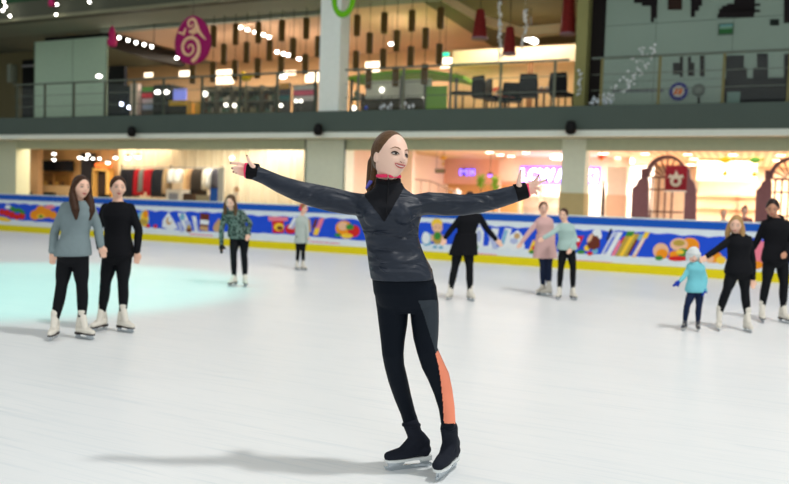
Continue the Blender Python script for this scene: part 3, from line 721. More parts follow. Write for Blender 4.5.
def picture():
    a, b2, z0, z1 = RC(718.5, 23.5, 733.5, 34.5, 6.27); t = thing('picture', 'small green landscape picture on the pale wall', 'picture', ((a+b2)/2, 6.25, z0))
    m = MB(); m.box(a, b2, 6.25, 6.3, z0, z1); build('frame', m, M(70, 100, 80), t)
    h = z1-z0; m = MB(); m.box(a+.03, b2-.03, 6.24, 6.26, z0+.03, z0+h*.5); m.mi = 1; m.box(a+.03, b2-.03, 6.24, 6.26, z0+h*.5, z0+h*.75); m.mi = 2; m.box(a+.03, b2-.03, 6.24, 6.26, z0+h*.75, z1-.03)
    build('print', m, [M(50, 110, 60), M(120, 160, 140), M(110, 165, 170)], t)
picture()
def badge(x, y, r, c1, c2, label):
    u, z = bp(x, y, 6.27); ru = bp(x+r, y, 6.27)[0]-u
    t = thing('round_badge', label, 'sign', (u, 6.26, z-ru))
    n = 28; m = MB(); m.prism([(u+ru*math.cos(2*math.pi*i/n), z+ru*math.sin(2*math.pi*i/n)) for i in range(n)], 6.25, 6.3); build('ring', m, M(*c1), t)
    k = .62; m = MB(); m.prism([(u+k*ru*math.cos(2*math.pi*i/n), z+k*ru*math.sin(2*math.pi*i/n)) for i in range(n)], 6.24, 6.27); build('disc', m, M(*c2), t)
    return t, u, z, ru
t, u, z, ru = badge(678.5, 91.5, 9.6, (45, 45, 130), (205, 205, 195), 'round blue badge with an orange mark on the pale wall')
m = MB(); m.prism([(u-.5*ru, z-.35*ru), (u-.3*ru, z+.3*ru), (u-.05*ru, z+.38*ru), (u-.15*ru, z-.3*ru)], 6.228, 6.26); m.prism([(u-.05*ru, z-.38*ru), (u+.02*ru, z+.2*ru), (u+.3*ru, z+.4*ru), (u+.45*ru, z+.1*ru), (u+.3*ru, z-.35*ru)], 6.228, 6.26); build('mark', m, M(220, 110, 40), t, label='orange mark')
badge(698.6, 90, 6.5, (90, 100, 95), (120, 130, 122), 'round grey badge beside the blue one')
wallpat([rp(697.6, 97, 700, 104)], 'tiny dark upright tag below the round grey badge')
m = MB(); xx = 613
while xx < 661:
    w = random.uniform(1, 3.5); m.prism([bp(*p, 6.3) for p in rp(xx, 89.8-(xx-613)*.01, xx+w, 92.4-(xx-613)*.01)], 6.285, 6.305); xx += w+.9
build('wall_lettering', m, M(95, 95, 110), label='blurred line of small grey lettering low on the pale wall', cat='lettering')
a, b2, z0, z1 = RC(727, 92, 740, 103, 6.2); m = MB(); m.box(a, b2, 6.18, 6.26, z0, z1); build('notice', m, M(120, 150, 140), label='small pale notice on the dark skyline pattern', cat='notice')

# railing (posts, handrail, rods, glass) --------------------------------------------------
VRL = VF+.12
HR = bp(394, 68, VRL)[1]
HRr = bp(700, 53.5, VRL)[1]; HRl = bp(60, 83, VRL)[1]
print('rail', HR, HRr, HRl, ZF1)
ZR = (HR+HRr+HRl)/3
SS = M(110, 120, 110, metal=.6, rough=.35)
glass = mat('rail_glass', (.75, .85, .8), rough=.05, alpha=.028, vary=.02)
def railing(x0, x1, posts, label, pc):
    ua_, ub_ = bp(x0, 75, VRL)[0], bp(x1, 75, VRL)[0]
    t = thing('balcony_railing', label, 'railing', ((ua_+ub_)/2, VRL, ZF1))
    m = MB(); m.tube([(ua_, VRL, ZR), (ub_, VRL, ZR)], .035, 10); build('handrail', m, SS, t)
    for k, f in enumerate((.33, .66)):
        m = MB(); z = ZF1+(ZR-ZF1)*f; m.tube([(ua_, VRL+.02, z), (ub_, VRL+.02, z)], .012, 6); build('rod', m, SS, t)
    us = [bp(x, 95, VRL)[0] for x in posts]
    for u in us:
        m = MB(); m.box(u-.035, u+.035, VRL-.03, VRL+.03, ZF1-.01, ZR-.02); m.box(u-.06, u+.06, VRL-.06, VRL+.06, ZF1-.01, ZF1+.03); build('post', m, pc, t)
    for q, w in zip(us[:-1], us[1:]):
        m = MB(); m.box(q+.06, w-.06, VRL-.006, VRL+.006, ZF1+.08, ZR-.12); build('glass_pane', m, glass, t)
railing(14, 319, [17, 45, 74, 105, 134, 163.5, 202, 240, 277, 315], 'dark metal balcony railing before the pale green box and the egg', M(75, 85, 75, metal=.4))
railing(346, 568, [358, 403, 450, 500, 554], 'metal balcony railing in front of the café chairs', M(120, 125, 110, metal=.4))
railing(592, 830, [601, 658.5, 722.5, 788, 828], 'metal balcony railing before the pale wall with pixel patterns', M(130, 125, 85, metal=.3))
# small fixtures on the railing
def raillamp(x, y, label):
    u, z = bp(x, y, VRL); t = thing('rail_lamp', label, 'lamp', (u, VRL, z))
    m = MB(); m.ball((u, VRL-.05, z), (.13, .08, .06)); build('lens', m, LWH, t, smooth=True)
    m = MB(); m.box(u-.1, u+.1, VRL-.05, VRL+.05, z-.03, z-.0); build('bracket', m, SS, t)
raillamp(100, 76.5, 'glowing oval lamp at the corner of the pale green box, above the handrail')
raillamp(284, 77, 'glowing oval lamp above the handrail between the egg and the white column')

# speakers on the fascia
def speaker(x, y, label):
    u, z = bp(x, y, VF-.2); t = thing('loudspeaker', label, 'speaker', (u, VF-.2, z))
    m = MB(); m.lathe((u, VF-.22, z-.18), [(.1, 0), (.15, .04), (.16, .2), (.12, .34), (.06, .37)], 16); build('body', m, M(15, 15, 17, rough=.4), t, smooth=True)
    m = MB(); m.box(u-.03, u+.03, VF-.22, VF+.0, z-.02, z+.05); build('bracket', m, M(20, 20, 22), t)
    m = MB(); m.cyl((u, VF-.22, z-.20), .085, .02, 14); build('grille', m, M(50, 50, 55), t)
speaker(132, 131.5, 'black loudspeaker on the dark fascia above the clothes rail')
speaker(318.5, 129.5, 'black loudspeaker on the fascia under the white upper column')
speaker(571, 127.5, 'black loudspeaker on the fascia above the glowing letters')

# left: wall, black door, pale green box
m = MB(); m.box(U0, bp(36, 80, 10)[0], 10, 10.2, ZU, Z2); struct('wall_left_upper', m, M(120, 112, 80))
a, b2, z0, z1 = RC(23, 60, 34.5, 118, 9.8)
t = thing('black_door', 'narrow black doorway beside the pale green box', 'door', ((a+b2)/2, 9.8, ZU))
m = MB(); m.box(a, b2, 9.75, 9.98, ZU, z1); build('door_leaf', m, M(14, 14, 15), t)
m = MB(); m.box(a, b2, 9.72, 9.76, z1-.35, z1-.25); build('top_bar', m, M(150, 150, 150), t)
a, b2, z0, z1 = RC(7, 64, 10.5, 82, 9.6); m = MB(); m.box(a, b2, 9.6, 9.98, z0, z1); build('wall_box', m, M(150, 160, 145), label='narrow pale wall box on the dark far wall beside the black doorway', cat='box')
VK = 7.4
a, b2 = bp(34.5, 80, VK)[0], bp(106.5, 80, VK)[0]; zk = min(Z2-.25, (bp(35, 35, VK)[1]+bp(106, 27.5, VK)[1])/2)
t = thing('kiosk_box', 'large pale green panelled box standing on the balcony beside the black doorway', 'kiosk', ((a+b2)/2, VK+1, ZU))
m = MB(); m.box(a, b2, VK, VK+.06, ZU, zk); build('body', m, M(185, 212, 186, rough=.5), t)
u = bp(72.5, 80, VK)[0]; m = MB(); m.box(u-.012, u+.012, VK-.004, VK+.01, ZU, zk); m.box(a-.02, a+.02, VK-.01, VK+.01, ZU, zk); m.box(b2-.02, b2+.02, VK-.01, VK+.01, ZU, zk); build('seam', m, M(100, 120, 100), t)
m = MB(); m.box(a+.6, b2+.1, VK+.02, VK+.2, zk, zk+.16); build('dark_cap', m, M(18, 20, 18), t)
# black canopy with its six spots
uc, ud = bp(107.5, 60, VK+.2)[0], bp(176, 55, 12.5)[0]
zc0 = bp(140, 58, 10)[1]; zc1 = bp(140, 42, 10)[1]
t = thing('ceiling_canopy', 'black dropped ceiling canopy beside the pale green box', 'canopy', ((uc+ud)/2, 10, zc0))
m = MB(); zz = zc1
m.add([(uc, VK+.3, zc0), (uc, 12.5, zc0), (ud, 12.5, zc0), (ud, 12.2, zc0), (uc, VK+.3, Z2-.02), (uc, 12.5, Z2-.02), (ud, 12.5, Z2-.02), (ud, 12.2, Z2-.02)],
      [(0, 1, 2, 3), (7, 6, 5, 4), (0, 3, 7, 4), (3, 2, 6, 7), (2, 1, 5, 6), (1, 0, 4, 5)]); build('body', m, M(24, 22, 20), t)
t = thing('spot_rail', 'row of six glowing ceiling spots along the black canopy', 'light', (uc, 8, zc0+.4))
for i, (x, y) in enumerate([(111, 35.5), (119, 37.7), (128, 40.2), (136, 42.5), (144, 44.5), (151.5, 46.5)]):
    u, z = bp(x, y, 7.0); m = MB(); m.ball((u, 7.0, z), .065); build('bulb', m, LWH, t, smooth=True)
u0_, z0_ = bp(109, 34, 7.0); u1_, z1_ = bp(153, 46, 7.0); m = MB(); m.tube([(u0_, 7.05, z0_+.05), (u1_, 7.05, z1_+.05)], .03, 6); build('rail', m, M(40, 40, 40), t)
for q, w in ((u0_, z0_), (u1_, z1_)): m = MB(); m.tube([(q, 7.05, w+.05), (q, 7.05, Z2)], .015, 6, ends=False); build('hanger_rod', m, M(40, 40, 40), t)
# dark shop below the canopy and its fixtures
m = MB(); a, b2 = bp(107, 90, 10.4)[0], bp(124, 90, 10.4)[0]; m.box(a-.2, b2, 10.4, 10.6, ZU, bp(115, 66, 10.4)[1]); struct('wall_dark_shop', m, M(26, 30, 38))
a, b2 = bp(107, 90, 9.6)[0], bp(140, 90, 9.6)[0]
m = MB(); m.box(a, b2, 9.6, 9.8, ZU, bp(120, 86, 9.6)[1]); build('dark_counter', m, M(30, 34, 44), label='dark blue black shop counter under the canopy', cat='counter')
for i, (x, y) in enumerate([(121.5, 104), (129, 107.5)]):
    u, z = bp(x, y, 9.3); t = thing('spot_lamp', ['small bright blue white spot over the dark counter, nearer the pale green box', 'small bright blue white spot over the dark counter, nearer the pink pillar'][i], 'lamp', (u, 9.3, ZU))
    m = MB(); m.tube([(u, 9.3, ZU), (u, 9.3, z)], .02, 6); build('stem', m, DK, t); m = MB(); m.ball((u, 9.3, z), .08); build('bulb', m, E(215, 225, 255, 8), t, smooth=True)
# back of the upper floor
VU = 15.0
m = MB(); m.box(bp(100, 60, VU)[0], bp(345, 60, VU)[0]+3, VU, VU+.2, ZU, Z2); struct('wall_back_upper', m, M(205, 165, 120))
m = MB(); m.box(bp(345, 60, VU)[0]+2.9, bp(600, 60, VU)[0]+2, VU, VU+.2, ZU, Z2); struct('wall_back_cafe', m, M(215, 170, 125))
GB = 'bright wall lights along the upper floor shops'
for x0, y0, x1, y1 in [(145, 73, 153, 77), (180, 71, 191, 77), (217, 70, 234, 84), (285, 71, 296, 75), (306, 72, 319, 82), (366, 62, 380, 72), (441, 58, 452, 68)]:
    a, b2, z0, z1 = RC(x0, y0, x1, y1, VU-.1); t = thing('wall_light', 'bright white lit panel high on the tan upper floor wall', 'light', ((a+b2)/2, VU-.1, z0), GB)
    m = MB(); m.box(a, b2, VU-.16, VU-.1, z0, z1); build('diffuser', m, E(255, 235, 205, 2.6), t)
    m = MB(); m.box(a-.04, b2+.04, VU-.12, VU-.02, z0-.04, z1+.04); build('frame', m, M(210, 190, 160), t)
# pink white pillar
a, b2 = bp(133.5, 95, 9.2)[0], bp(142, 95, 9.2)[0]; m = MB(); m.box(a, b2-.05, 9.0, 9.2, ZU, bp(138, 84, 9.2)[1]+.0); m2 = m
build('display_pillar', m, M(235, 215, 205), label='pinkish white display pillar on the balcony between dark counter and posters', cat='pillar')
def stand(px, v, cols, label, name='poster_stand', cat='poster'):
    a, b2, z0, z1 = RC(*px, v); t = thing(name, label, cat, ((a+b2)/2, v, ZU))
    m = MB(); m.box(a, b2, v, v+.08, ZU, z1); build('board', m, M(90, 90, 85), t)
    n = len(cols); h = (z1-max(z0, ZU+.1))/n
    for k, c in enumerate(cols): m = MB(); m.box(a+.03, b2-.03, v-.02, v+.01, z1-h*(k+1)+.01, z1-h*k-.02); build('poster_field', m, M(*c), t)
stand((142, 86.5, 153.5, 110), 9.4, [(95, 170, 70), (230, 70, 90), (225, 215, 225), (170, 190, 220)], 'tall poster stand with green, red and pale fields beside the black cabinet')
a, b2, z0, z1 = RC(153.5, 84.5, 170, 114, 8.8)
t = thing('black_cabinet', 'black cabinet with two glowing lamps on the balcony', 'cabinet', ((a+b2)/2, 9, ZU)); m = MB(); m.box(a, b2, 8.8, 9.8, ZU, z1); build('body', m, M(32, 34, 30), t)
for x in (157.5, 166): u, z = bp(x, 92, 8.75); m = MB(); m.ball((u, 8.75, z), (.15, .06, .08)); build('lamp', m, LWH, t, smooth=True)
a, b2, z0, z1 = RC(170.5, 89, 186, 100, 9.0)
t = thing('display_screen', 'lavender blue lit screen on a stand next to the black cabinet', 'screen', ((a+b2)/2, 9, ZU)); m = MB(); m.box(a, b2, 9, 9.06, z0, z1); build('screen', m, E(120, 130, 210, .8), t)
m = MB(); m.box((a+b2)/2-.04, (a+b2)/2+.04, 9.06, 9.12, ZU, z0+.2); build('stand', m, DK, t)
a, b2, z0, z1 = RC(169, 100.5, 186, 105.5, 8.7)
t = thing('yellow_counter', 'counter with a bright yellow front edge below the lavender screen', 'counter', ((a+b2)/2, 8.9, ZU)); m = MB(); m.box(a, b2, 8.7, 8.76, z0, z1); build('front_edge', m, M(240, 190, 30), t)
m = MB(); m.box(a, b2, 8.76, 9.4-.45, ZU, z1-.02); build('body', m, M(60, 60, 50), t)
for i, x in enumerate((189, 197)):
    a, b2, z0, z1 = RC(x-2.5, 101, x+2.5, 115, 8.5); m = MB(); m.box(a, b2, 8.5, 8.8, ZU, z1); build('yellow_bin', m, M(235, 180, 70), label=['yellow box unit nearer the lavender screen', 'yellow box unit nearer the goods shelves'][i], cat='box')
# goods shelves x 200-275
for k in range(5):
    x0 = 202+k*15; a, b2, z0, z1 = RC(x0, 85, x0+13, 115, 8.6)
    t = thing('goods_shelf', 'tall open shelf of mixed goods behind the balcony glass', 'shelf', ((a+b2)/2, 8.8, ZU), 'open goods shelves behind the balcony railing')
    for q in (a, b2): m = MB(); m.box(q-.02, q+.02, 8.6, 9.0, ZU, z1); build('upright', m, M(120, 115, 95), t)
    m = MB(); m.box(a, b2, 9.0, 9.03, ZU, z1); build('back_panel', m, M(92, 96, 76), t)
    for f in (.02, .3, .58, .86):
        z = ZU+(z1-ZU)*f; m = MB(); m.box(a, b2, 8.6, 9.0, z, z+.025); build('shelf', m, M(150, 145, 120), t)
rnd = random.Random(3)
GG = 'small goods on the open shelves behind the balcony railing'
gc = [(95, 115, 90), (190, 180, 140), (60, 50, 40), (130, 160, 140), (215, 205, 180), (120, 80, 50), (80, 120, 90)]
for k in range(5):
    x0 = 202+k*15; a, b2, z0, z1 = RC(x0, 85, x0+13, 115, 8.6)
    for f in (.02, .3, .58):
        z = ZU+(z1-ZU)*f+.025; q = a+.06
        while q < b2-.12:
            w = rnd.uniform(.07, .15); h = rnd.uniform(.14, .27); c = rnd.choice(gc); m = MB(); r = w/2
            if rnd.random() < .5: m.lathe((q+r, 8.75, z), [(r*.8, 0), (r, h*.3), (r*.9, h*.7), (r*.35, h*.85), (r*.35, h)], 10)
            else: m.box(q, q+w, 8.7, 8.82, z, z+h); m.box(q+w*.2, q+w*.8, 8.72, 8.80, z+h, z+h+.02)
            build('shelf_item', m, M(*c), label='small muted coloured item on an open shelf behind the balcony railing', cat='goods', group=GG); q += w+.03
# glowing small lamps
GL = 'small glowing round lamps among the balcony goods'
for x, y, r in [(205, 94, .14), (226, 105, .1), (234.5, 105.5, .1), (281, 105.5, .09), (296, 101, .08), (301, 101, .08), (354, 108, .11), (382, 90, .11), (425, 98.5, .09), (427, 108, .08)]:
    u, z = bp(x, y, 8.3); t = thing('globe_lamp', 'small glowing round lamp on a thin stem behind the balcony railing', 'lamp', (u, 8.3, ZU), GL)
    m = MB(); m.tube([(u, 8.3, ZU), (u, 8.3, z)], .015, 6); m.cyl((u, 8.3, ZU), .08, .02, 10); build('stem', m, M(120, 120, 110), t); m = MB(); m.ball((u, 8.3, z), r*.8); build('globe', m, E(255, 250, 235, 4), t, smooth=True)
stand((279, 83, 290, 101), 8.7, [(225, 165, 50), (80, 75, 80), (60, 120, 120)], 'poster with orange top half behind the balcony glass near the white column')
stand((293, 84.5, 317, 101), 9.0, [(200, 210, 205), (230, 110, 140), (230, 225, 225)], 'wide poster with a pink band and green top edge beside the white column')
a, b2, z0, z1 = RC(293, 83.5, 317, 85, 8.95); 
# yellow toy
def duck():
    u, z = bp(246, 78, 8.2); t = thing('yellow_toy_bird', 'bright yellow toy bird standing above the goods shelves', 'toy', (u, 8.2, z-.15))
    m = MB(); m.ball((u, 8.2, z), (.24, .14, .13)); build('body', m, M(245, 215, 20), t, smooth=True)
    m = MB(); m.ball((u-.14, 8.2, z+.17), .1); build('head', m, M(245, 215, 20), t, smooth=True)
    m = MB(); m.tube([(u+.15, 8.2, z+.03), (u+.42, 8.2, z+.08)], [.08, .02], 8); build('tail', m, M(240, 205, 30), t)
    m = MB(); m.tube([(u, 8.2, z-.1), (u, 8.2, ZU)], .02, 6, ends=False); build('stick', m, M(140, 140, 100), t)
duck()
# track lights on the upper ceiling
GT = 'oval track spots in two rows under the upper ceiling'
for x, y in [(232.5, 24.8), (240.5, 27.5), (247.5, 29.8), (255, 32.2), (263.5, 34.8), (269, 37), (277, 52), (283.5, 53.8), (288.5, 55.2), (299, 58.8), (177, 58), (391, 44)]:
    u, z = bp(x, y, 8.4); t = thing('track_spot', 'bright oval track spot hanging under the upper floor ceiling', 'light', (u, 8.4, z), GT)
    m = MB(); m.ball((u, 8.4, z), (.09, .08, .06)); build('lens', m, LWH, t, smooth=True)
    m = MB(); m.tube([(u, 8.45, z+.07), (u, 8.45, Z2)], .01, 6, ends=False); build('stem', m, M(120, 110, 90), t)
# wooden cylinder strings
WD = mat('dark_bamboo', lin(92, 70, 30), rough=.6, vary=.25, scale=30)
xsL = [193, 213.5, 224, 235.4, 246.7, 258, 269.6, 281.5, 293.2, 305.8, 317.8]; xsR = [356.4, 369.4, 383.4, 396.5, 411, 425.3, 439.5]
def string(x, up, off, right):
    v = 6.6; u = bp(x, 50, v)[0]
    t = thing('hanging_wood_cylinders', 'thin cord strung with dark wooden cylinders hanging over the balcony', 'decoration', (u, v, Z2), 'cords of wooden cylinders hanging over the balcony')
    rows = ([(24, 45), (60, 80)] if up else [(43, 63.5), (79, 99)])
    if not right and not up: rows = [(43, 63.5)]
    zend = bp(x, rows[-1][1]+off, v)[1]
    m = MB(); m.tube([(u, v, zend), (u, v, Z2)], .011, 6, ends=False); build('cord', m, M(60, 55, 40), t)
    for y0, y1 in rows:
        za, zb = bp(x, y0+off, v)[1], bp(x, y1+off, v)[1]
        m = MB(); m.lathe((u, v, zb), [(.10, 0), (.115, .02), (.115, za-zb-.02), (.10, za-zb)], 14); build('wooden_cylinder', m, WD, t)
for i, x in enumerate(xsL): string(x, i not in (2, 4, 6, 8, 10), 2-(x-213)*.085, False)
for i, x in enumerate(xsR): string(x, i % 2 == 0, -9-(x-356)*.085, True)
# egg and green ring
def hang_cord(m, u, v, z, top=9.4): m.tube([(u, v, z), (u, v, top)], .008, 6, ends=False)
def egg():
    v = 3.0; u, z = bp(193, 39, v); a, b2, z0, z1 = RC(175.8, 15, 210.3, 63.5, v); w = (b2-a)/2; h = (z1-z0)/2
    t = thing('hanging_egg', 'large magenta flat egg ornament with cream swirls hanging over the rink', 'decoration', (u, v, z0))
    def eg(k, th): return (u+w*k*math.cos(th)*(1-.13*math.sin(th)), z0+h*.96+h*k*math.sin(th))
    m = MB(); n = 48; rs = []
    for dv, k in ((-.07, .93), (-.045, 1), (.045, 1), (.07, .93)): rs.append([Vector((eg(k, 2*math.pi*i/n)[0], v+dv, eg(k, 2*math.pi*i/n)[1])) for i in range(n)])
    m.rings(rs); build('egg_body', m, M(150, 12, 90, rough=.45), t)
    m = MB(); cz = z0+h
    def spiral(cx, cy, r0, r1, turns, st, wd):
        P = []; N = 40
        for i in range(N+1):
            f = i/N; an = st+turns*2*math.pi*f; r = r0+(r1-r0)*f; P.append((cx+r*math.cos(an), v-.075, cy+r*math.sin(an)))
        m.tube(P, [wd*(1.15-.8*i/N) for i in range(N+1)], 8)
    spiral(u-w*.1, cz-h*.38, w*.62, w*.06, 1.7, -1.2, w*.085)
    spiral(u-w*.02, cz+h*.60, w*.34, w*.05, 1.3, 4.6, w*.075)
    m.tube([(u+w*.32, v-.075, cz+h*.52), (u+w*.4, v-.075, cz+h*.3), (u+w*.6, v-.075, cz+h*.1), (u+w*.8, v-.075, cz-h*.05)], [w*.07, w*.09, w*.06, w*.03], 8)
    m.tube([(u-w*.75, v-.075, cz+h*.3), (u-w*.45, v-.075, cz+h*.22), (u-w*.35, v-.075, cz+h*.42)], [w*.04, w*.08, w*.04], 8)
    m.tube([(u+w*.05, v-.075, cz+h*.18), (u+w*.3, v-.075, cz+h*.3)], [w*.04, w*.08], 8)
    build('swirl', m, M(232, 190, 150, rough=.5), t, label='cream swirls')
    m = MB(); hang_cord(m, u, v, z1-.02); build('cord', m, M(60, 60, 55), t)
egg()
def gring():
    v = 3.0; a, b2, z0, z1 = RC(332, -26, 355.5, 18, v); u = (a+b2)/2; w = (b2-a)/2; h = (z1-z0)/2; cz = (z0+z1)/2
    t = thing('hanging_egg_ring', 'bright green egg shaped ring hanging in front of the white upper column', 'decoration', (u, v, z0))
    P = [Vector((u+w*.78*math.cos(q)*(1-.13*math.sin(q)), v, cz+h*.84*math.sin(q))) for q in [2*math.pi*i/32 for i in range(33)]]
    m = MB(); n = 10; rs = []
    for i in range(32):
        c = P[i]; d = Vector((c.x-u, 0, c.z-cz)).normalized()
        rs.append([c+d*math.cos(2*math.pi*k/n)*w*.24+Vector((0, 1, 0))*math.sin(2*math.pi*k/n)*.06 for k in range(n)])
    rs.append(rs[0]); m.rings(rs, cap=False); build('ring', m, M(110, 190, 20, rough=.4), t, smooth=True)
    m = MB(); hang_cord(m, u, v, cz+h); build('cord', m, M(60, 60, 55), t)
gring()
m = MB(); m.box(-30, 20, 2.92, 3.08, 9.4, 9.6); struct('trim_beam', m, M(150, 155, 150))
# pink lanterns and string lights by the left
def lantern(x, y0, y1, v, label):
    a, z0 = bp(x, y1, v); _, z1 = bp(x, y0, v); h = z1-z0
    t = thing('pink_lantern', label, 'decoration', (a, v, z0))
    m = MB(); m.lathe((a, v, z0), [(h*.2, 0), (h*.24, h*.25), (h*.13, h*.5), (h*.18, h*.6), (h*.13, h*.85), (h*.04, h)], 14); build('body', m, M(200, 45, 110), t, smooth=True)
    m = MB(); m.tube([(a, v, z1-.02), (a, v, z1+.8)], .008, 6, ends=False); build('cord', m, M(60, 60, 50), t)
lantern(112, 26, 46, 6.2, 'magenta bottle shaped lantern hanging at the corner of the pale green box')
lantern(51.5, -8, 6, 4.9, 'magenta lantern hanging at the top edge before the green parapet')
def lightstring(pts, label):
    v = 4.7; P = [(bp(x, y, v)[0], v, bp(x, y, v)[1]) for x, y in pts]
    t = thing('light_string', label, 'lights', P[0])
    m = MB(); m.tube([(P[0][0], v, P[0][2]+1.5)]+P, .006, 5); build('wire', m, M(30, 40, 30), t)
    for p in P: m = MB(); m.ball(p, .05); build('bulb', m, LWH, t, smooth=True)
lightstring([(4, 1.5), (5.5, 6.5), (2.8, 10.5), (10, 16)], 'string of small white bulbs hanging in the top corner of the balcony')
lightstring([(57, 4.5), (56, 14.5)], 'short string of small white bulbs beside the magenta lantern')
lightstring([(89.5, 2)], 'single small white bulb hanging from the upper edge')
# red lampshades
RS = mat('red_pattern_shade', lin(125, 32, 28), rough=.6, vary=.55, scale=14)
def shade(x, y0, y1, wt, wb, label, v=6.45):
    u, zb = bp(x, y1, v); _, zt = bp(x, y0, v); k = bp(x+10, y0, v)[0]-u; k /= 10
    t = thing('red_lampshade', label, 'lamp', (u, v, zb))
    m = MB(); m.lathe((u, v, zb), [(wb*k/2*.96, 0), (wb*k/2, .02), (wt*k/2, zt-zb-.02), (wt*k/2*.9, zt-zb)], 20); build('lamp_shade', m, RS, t)
    m = MB(); m.cyl((u, v, zb-.03), wb*k/2*1.02, .05, 20); build('rim', m, M(150, 120, 130), t)
    m = MB(); m.tube([(u, v, zt-.01), (u, v, Z2)], .012, 6, ends=False); build('cord', m, M(50, 40, 35), t)
shade(479.5, 10, 38.5, 9, 17, 'tall red patterned lampshade hanging nearest the wooden cylinders')
shade(509, 27, 54, 8.5, 15, 'lowest red patterned lampshade, hanging between the two bead strings')
shade(567.5, -3, 34, 13, 18.5, 'largest red patterned lampshade beside the olive column')
BD = mat('clear_bead', (.85, .9, .92), rough=.1, vary=.1, spec=.9)
def beads(pts, label, n, v=6.3, spr=.05, hang=True, name='bead_string'):
    P = [Vector((bp(x, y, v)[0], v, bp(x, y, v)[1])) for x, y in pts]
    t = thing(name, label, 'beads', tuple(P[-1]))
    wp = ([Vector((P[0].x, v, Z2))] if hang else [])+P
    m = MB(); m.tube(wp, .005, 5, ends=False); build('wire', m, M(150, 160, 155), t)
    rnd = random.Random(len(label)); m = MB(); rn = len(P)-1
    for k in range(n):
        f = k/(n-1)*rn; i = min(int(f), rn-1); q = P[i].lerp(P[i+1], f-i)+Vector((rnd.uniform(-spr, spr), rnd.uniform(-.05, .05), rnd.uniform(-.02, .02)))
        m.ball(q, rnd.uniform(.022, .05), 8, 6)
    o = build('bead', m, BD, t, smooth=True); o['kind'] = 'stuff'
beads([(500, 2), (500, 28), (499.5, 60)], 'longer clear bead string hanging beside the lowest red lampshade', 46)
beads([(525, 10), (526, 25), (522, 48)], 'shorter clear bead string hanging between red lampshades', 30)
beads([(648, 46), (641, 62), (628, 82), (610, 95), (598, 103)], 'clear bead garland slanting down across the balcony railing by the dark recess', 80, v=5.6, spr=.3, hang=False, name='bead_garland')
beads([(579.5, 70), (579.5, 82), (578, 95)], 'short clear bead string hanging on the olive column', 14, v=5.8, hang=False)
# café furniture on the upper floor
def cafe(x, v, rz, label, grp=None):
    u, _ = bp(x, 95, v); chair((u, v, ZU), rz, label, grp, s=1.3, tall=.95)
cafe(485, 6.9, 2.6, 'black café chair nearest the thin dark table on the upper floor')
cafe(497, 7.6, 2.2, 'black café chair with a red cushioned neighbour behind the railing')
cafe(529, 6.9, 3.3, 'black café chair in front of the wooden post on the upper floor')
cafe(562, 6.9, 2.9, 'black café chair closest to the olive column')
cafe(512, 7.9, .4, 'black café chair pushed in behind the round table')
def table(x, v, h, r, col, label):
    u, _ = bp(x, 95, v); t = thing('cafe_table', label, 'table', (u, v, ZU))
    m = MB(); m.cyl((u, v, ZU+h-.04), r, .04, 20); build('table_top', m, M(*col), t)
    m = MB(); m.tube([(u, v, ZU), (u, v, ZU+h-.04)], .03, 8, ends=False); build('pedestal', m, M(60, 50, 45), t)
    m = MB(); m.cyl((u, v, ZU), r*.6, .03, 16); build('base', m, M(60, 50, 45), t)
table(463, 6.9, .75, .42, (25, 25, 28), 'black round café table nearest the green kiosk')
table(509, 6.9, .75, .4, (35, 28, 26), 'dark café table between black chairs behind the railing')
table(544, 7.3, .8, .38, (120, 60, 45), 'reddish café table with white cups near the wooden post')
u, _ = bp(541, 95, 7.3)
for i, x in enumerate((541, 547)):
    u, _ = bp(x, 95, 7.3); m = MB(); m.lathe((u, 7.3, ZU+.8), [(.04, 0), (.06, .03), (.07, .11), (.065, .115)], 12)
    build('cup', m, M(250, 245, 235), label=['white cup on the reddish table nearer the wooden post', 'white cup on the reddish table nearer the olive column'][i], cat='cup')
def flower(x, label, v=7.4):
    u, z = bp(x, 84, v); z = ZU+.75; t = thing('red_flower_vase', label, 'vase', (u, v, z))
    m = MB(); m.lathe((u, v, z), [(.04, 0), (.06, .08), (.03, .16), (.04, .18)], 10); build('vase', m, M(200, 190, 180), t)
    m = MB(); r = random.Random(int(x))
    for k in range(9): m.ball((u+r.uniform(-.1, .1), v+r.uniform(-.08, .08), z+.24+r.uniform(-.04, .09)), .045, 8, 6)
    build('blossoms', m, M(215, 50, 40), t, smooth=True)
table(502, 8.3, .75, .5, (150, 60, 50), 'red topped café table behind the black chairs')
flower(497, 'vase of red flowers on the red topped table, nearer the green kiosk', 8.2); flower(506, 'vase of red flowers on the red topped table, nearer the wooden post', 8.4)
a, b2, z0, z1 = RC(527, 63, 532, 85, 10); m = MB(); m.box(a, b2, 10, 10.2, ZU, bp(529, 62, 10)[1]); struct('wall_wood_post', m, M(150, 105, 65))
m = MB(); m.box(bp(452, 70, 10.2)[0], bp(580, 70, 10.2)[0]+.4, 10.25, 10.4, bp(520, 63, 10.2)[1], bp(520, 47, 10.2)[1]); struct('trim_10', m, M(245, 220, 185))
m = MB(); m.box(bp(452, 70, 10.6)[0], bp(580, 70, 10.6)[0]+.6, 10.6, 10.8, ZU, bp(520, 60, 10.6)[1]); struct('wall_cafe', m, M(235, 195, 140))
u, z = bp(530, 39, 9.0); t = thing('oblong_lamp', 'tilted white oblong lamp hanging beside the shorter bead string', 'lamp', (u, 9, z))
m = MB(); m.tube([bp(524.5, 37, 9)[0:1]+(9.0,)+bp(524.5, 37, 9)[1:], bp(535, 41.5, 9)[0:1]+(9.0,)+bp(535, 41.5, 9)[1:]], .1, 10); build('diffuser', m, LWH, t, smooth=True)
m = MB(); m.tube([(u, 9, z), (u, 9, Z2)], .012, 6, ends=False); build('cord', m, DK, t)
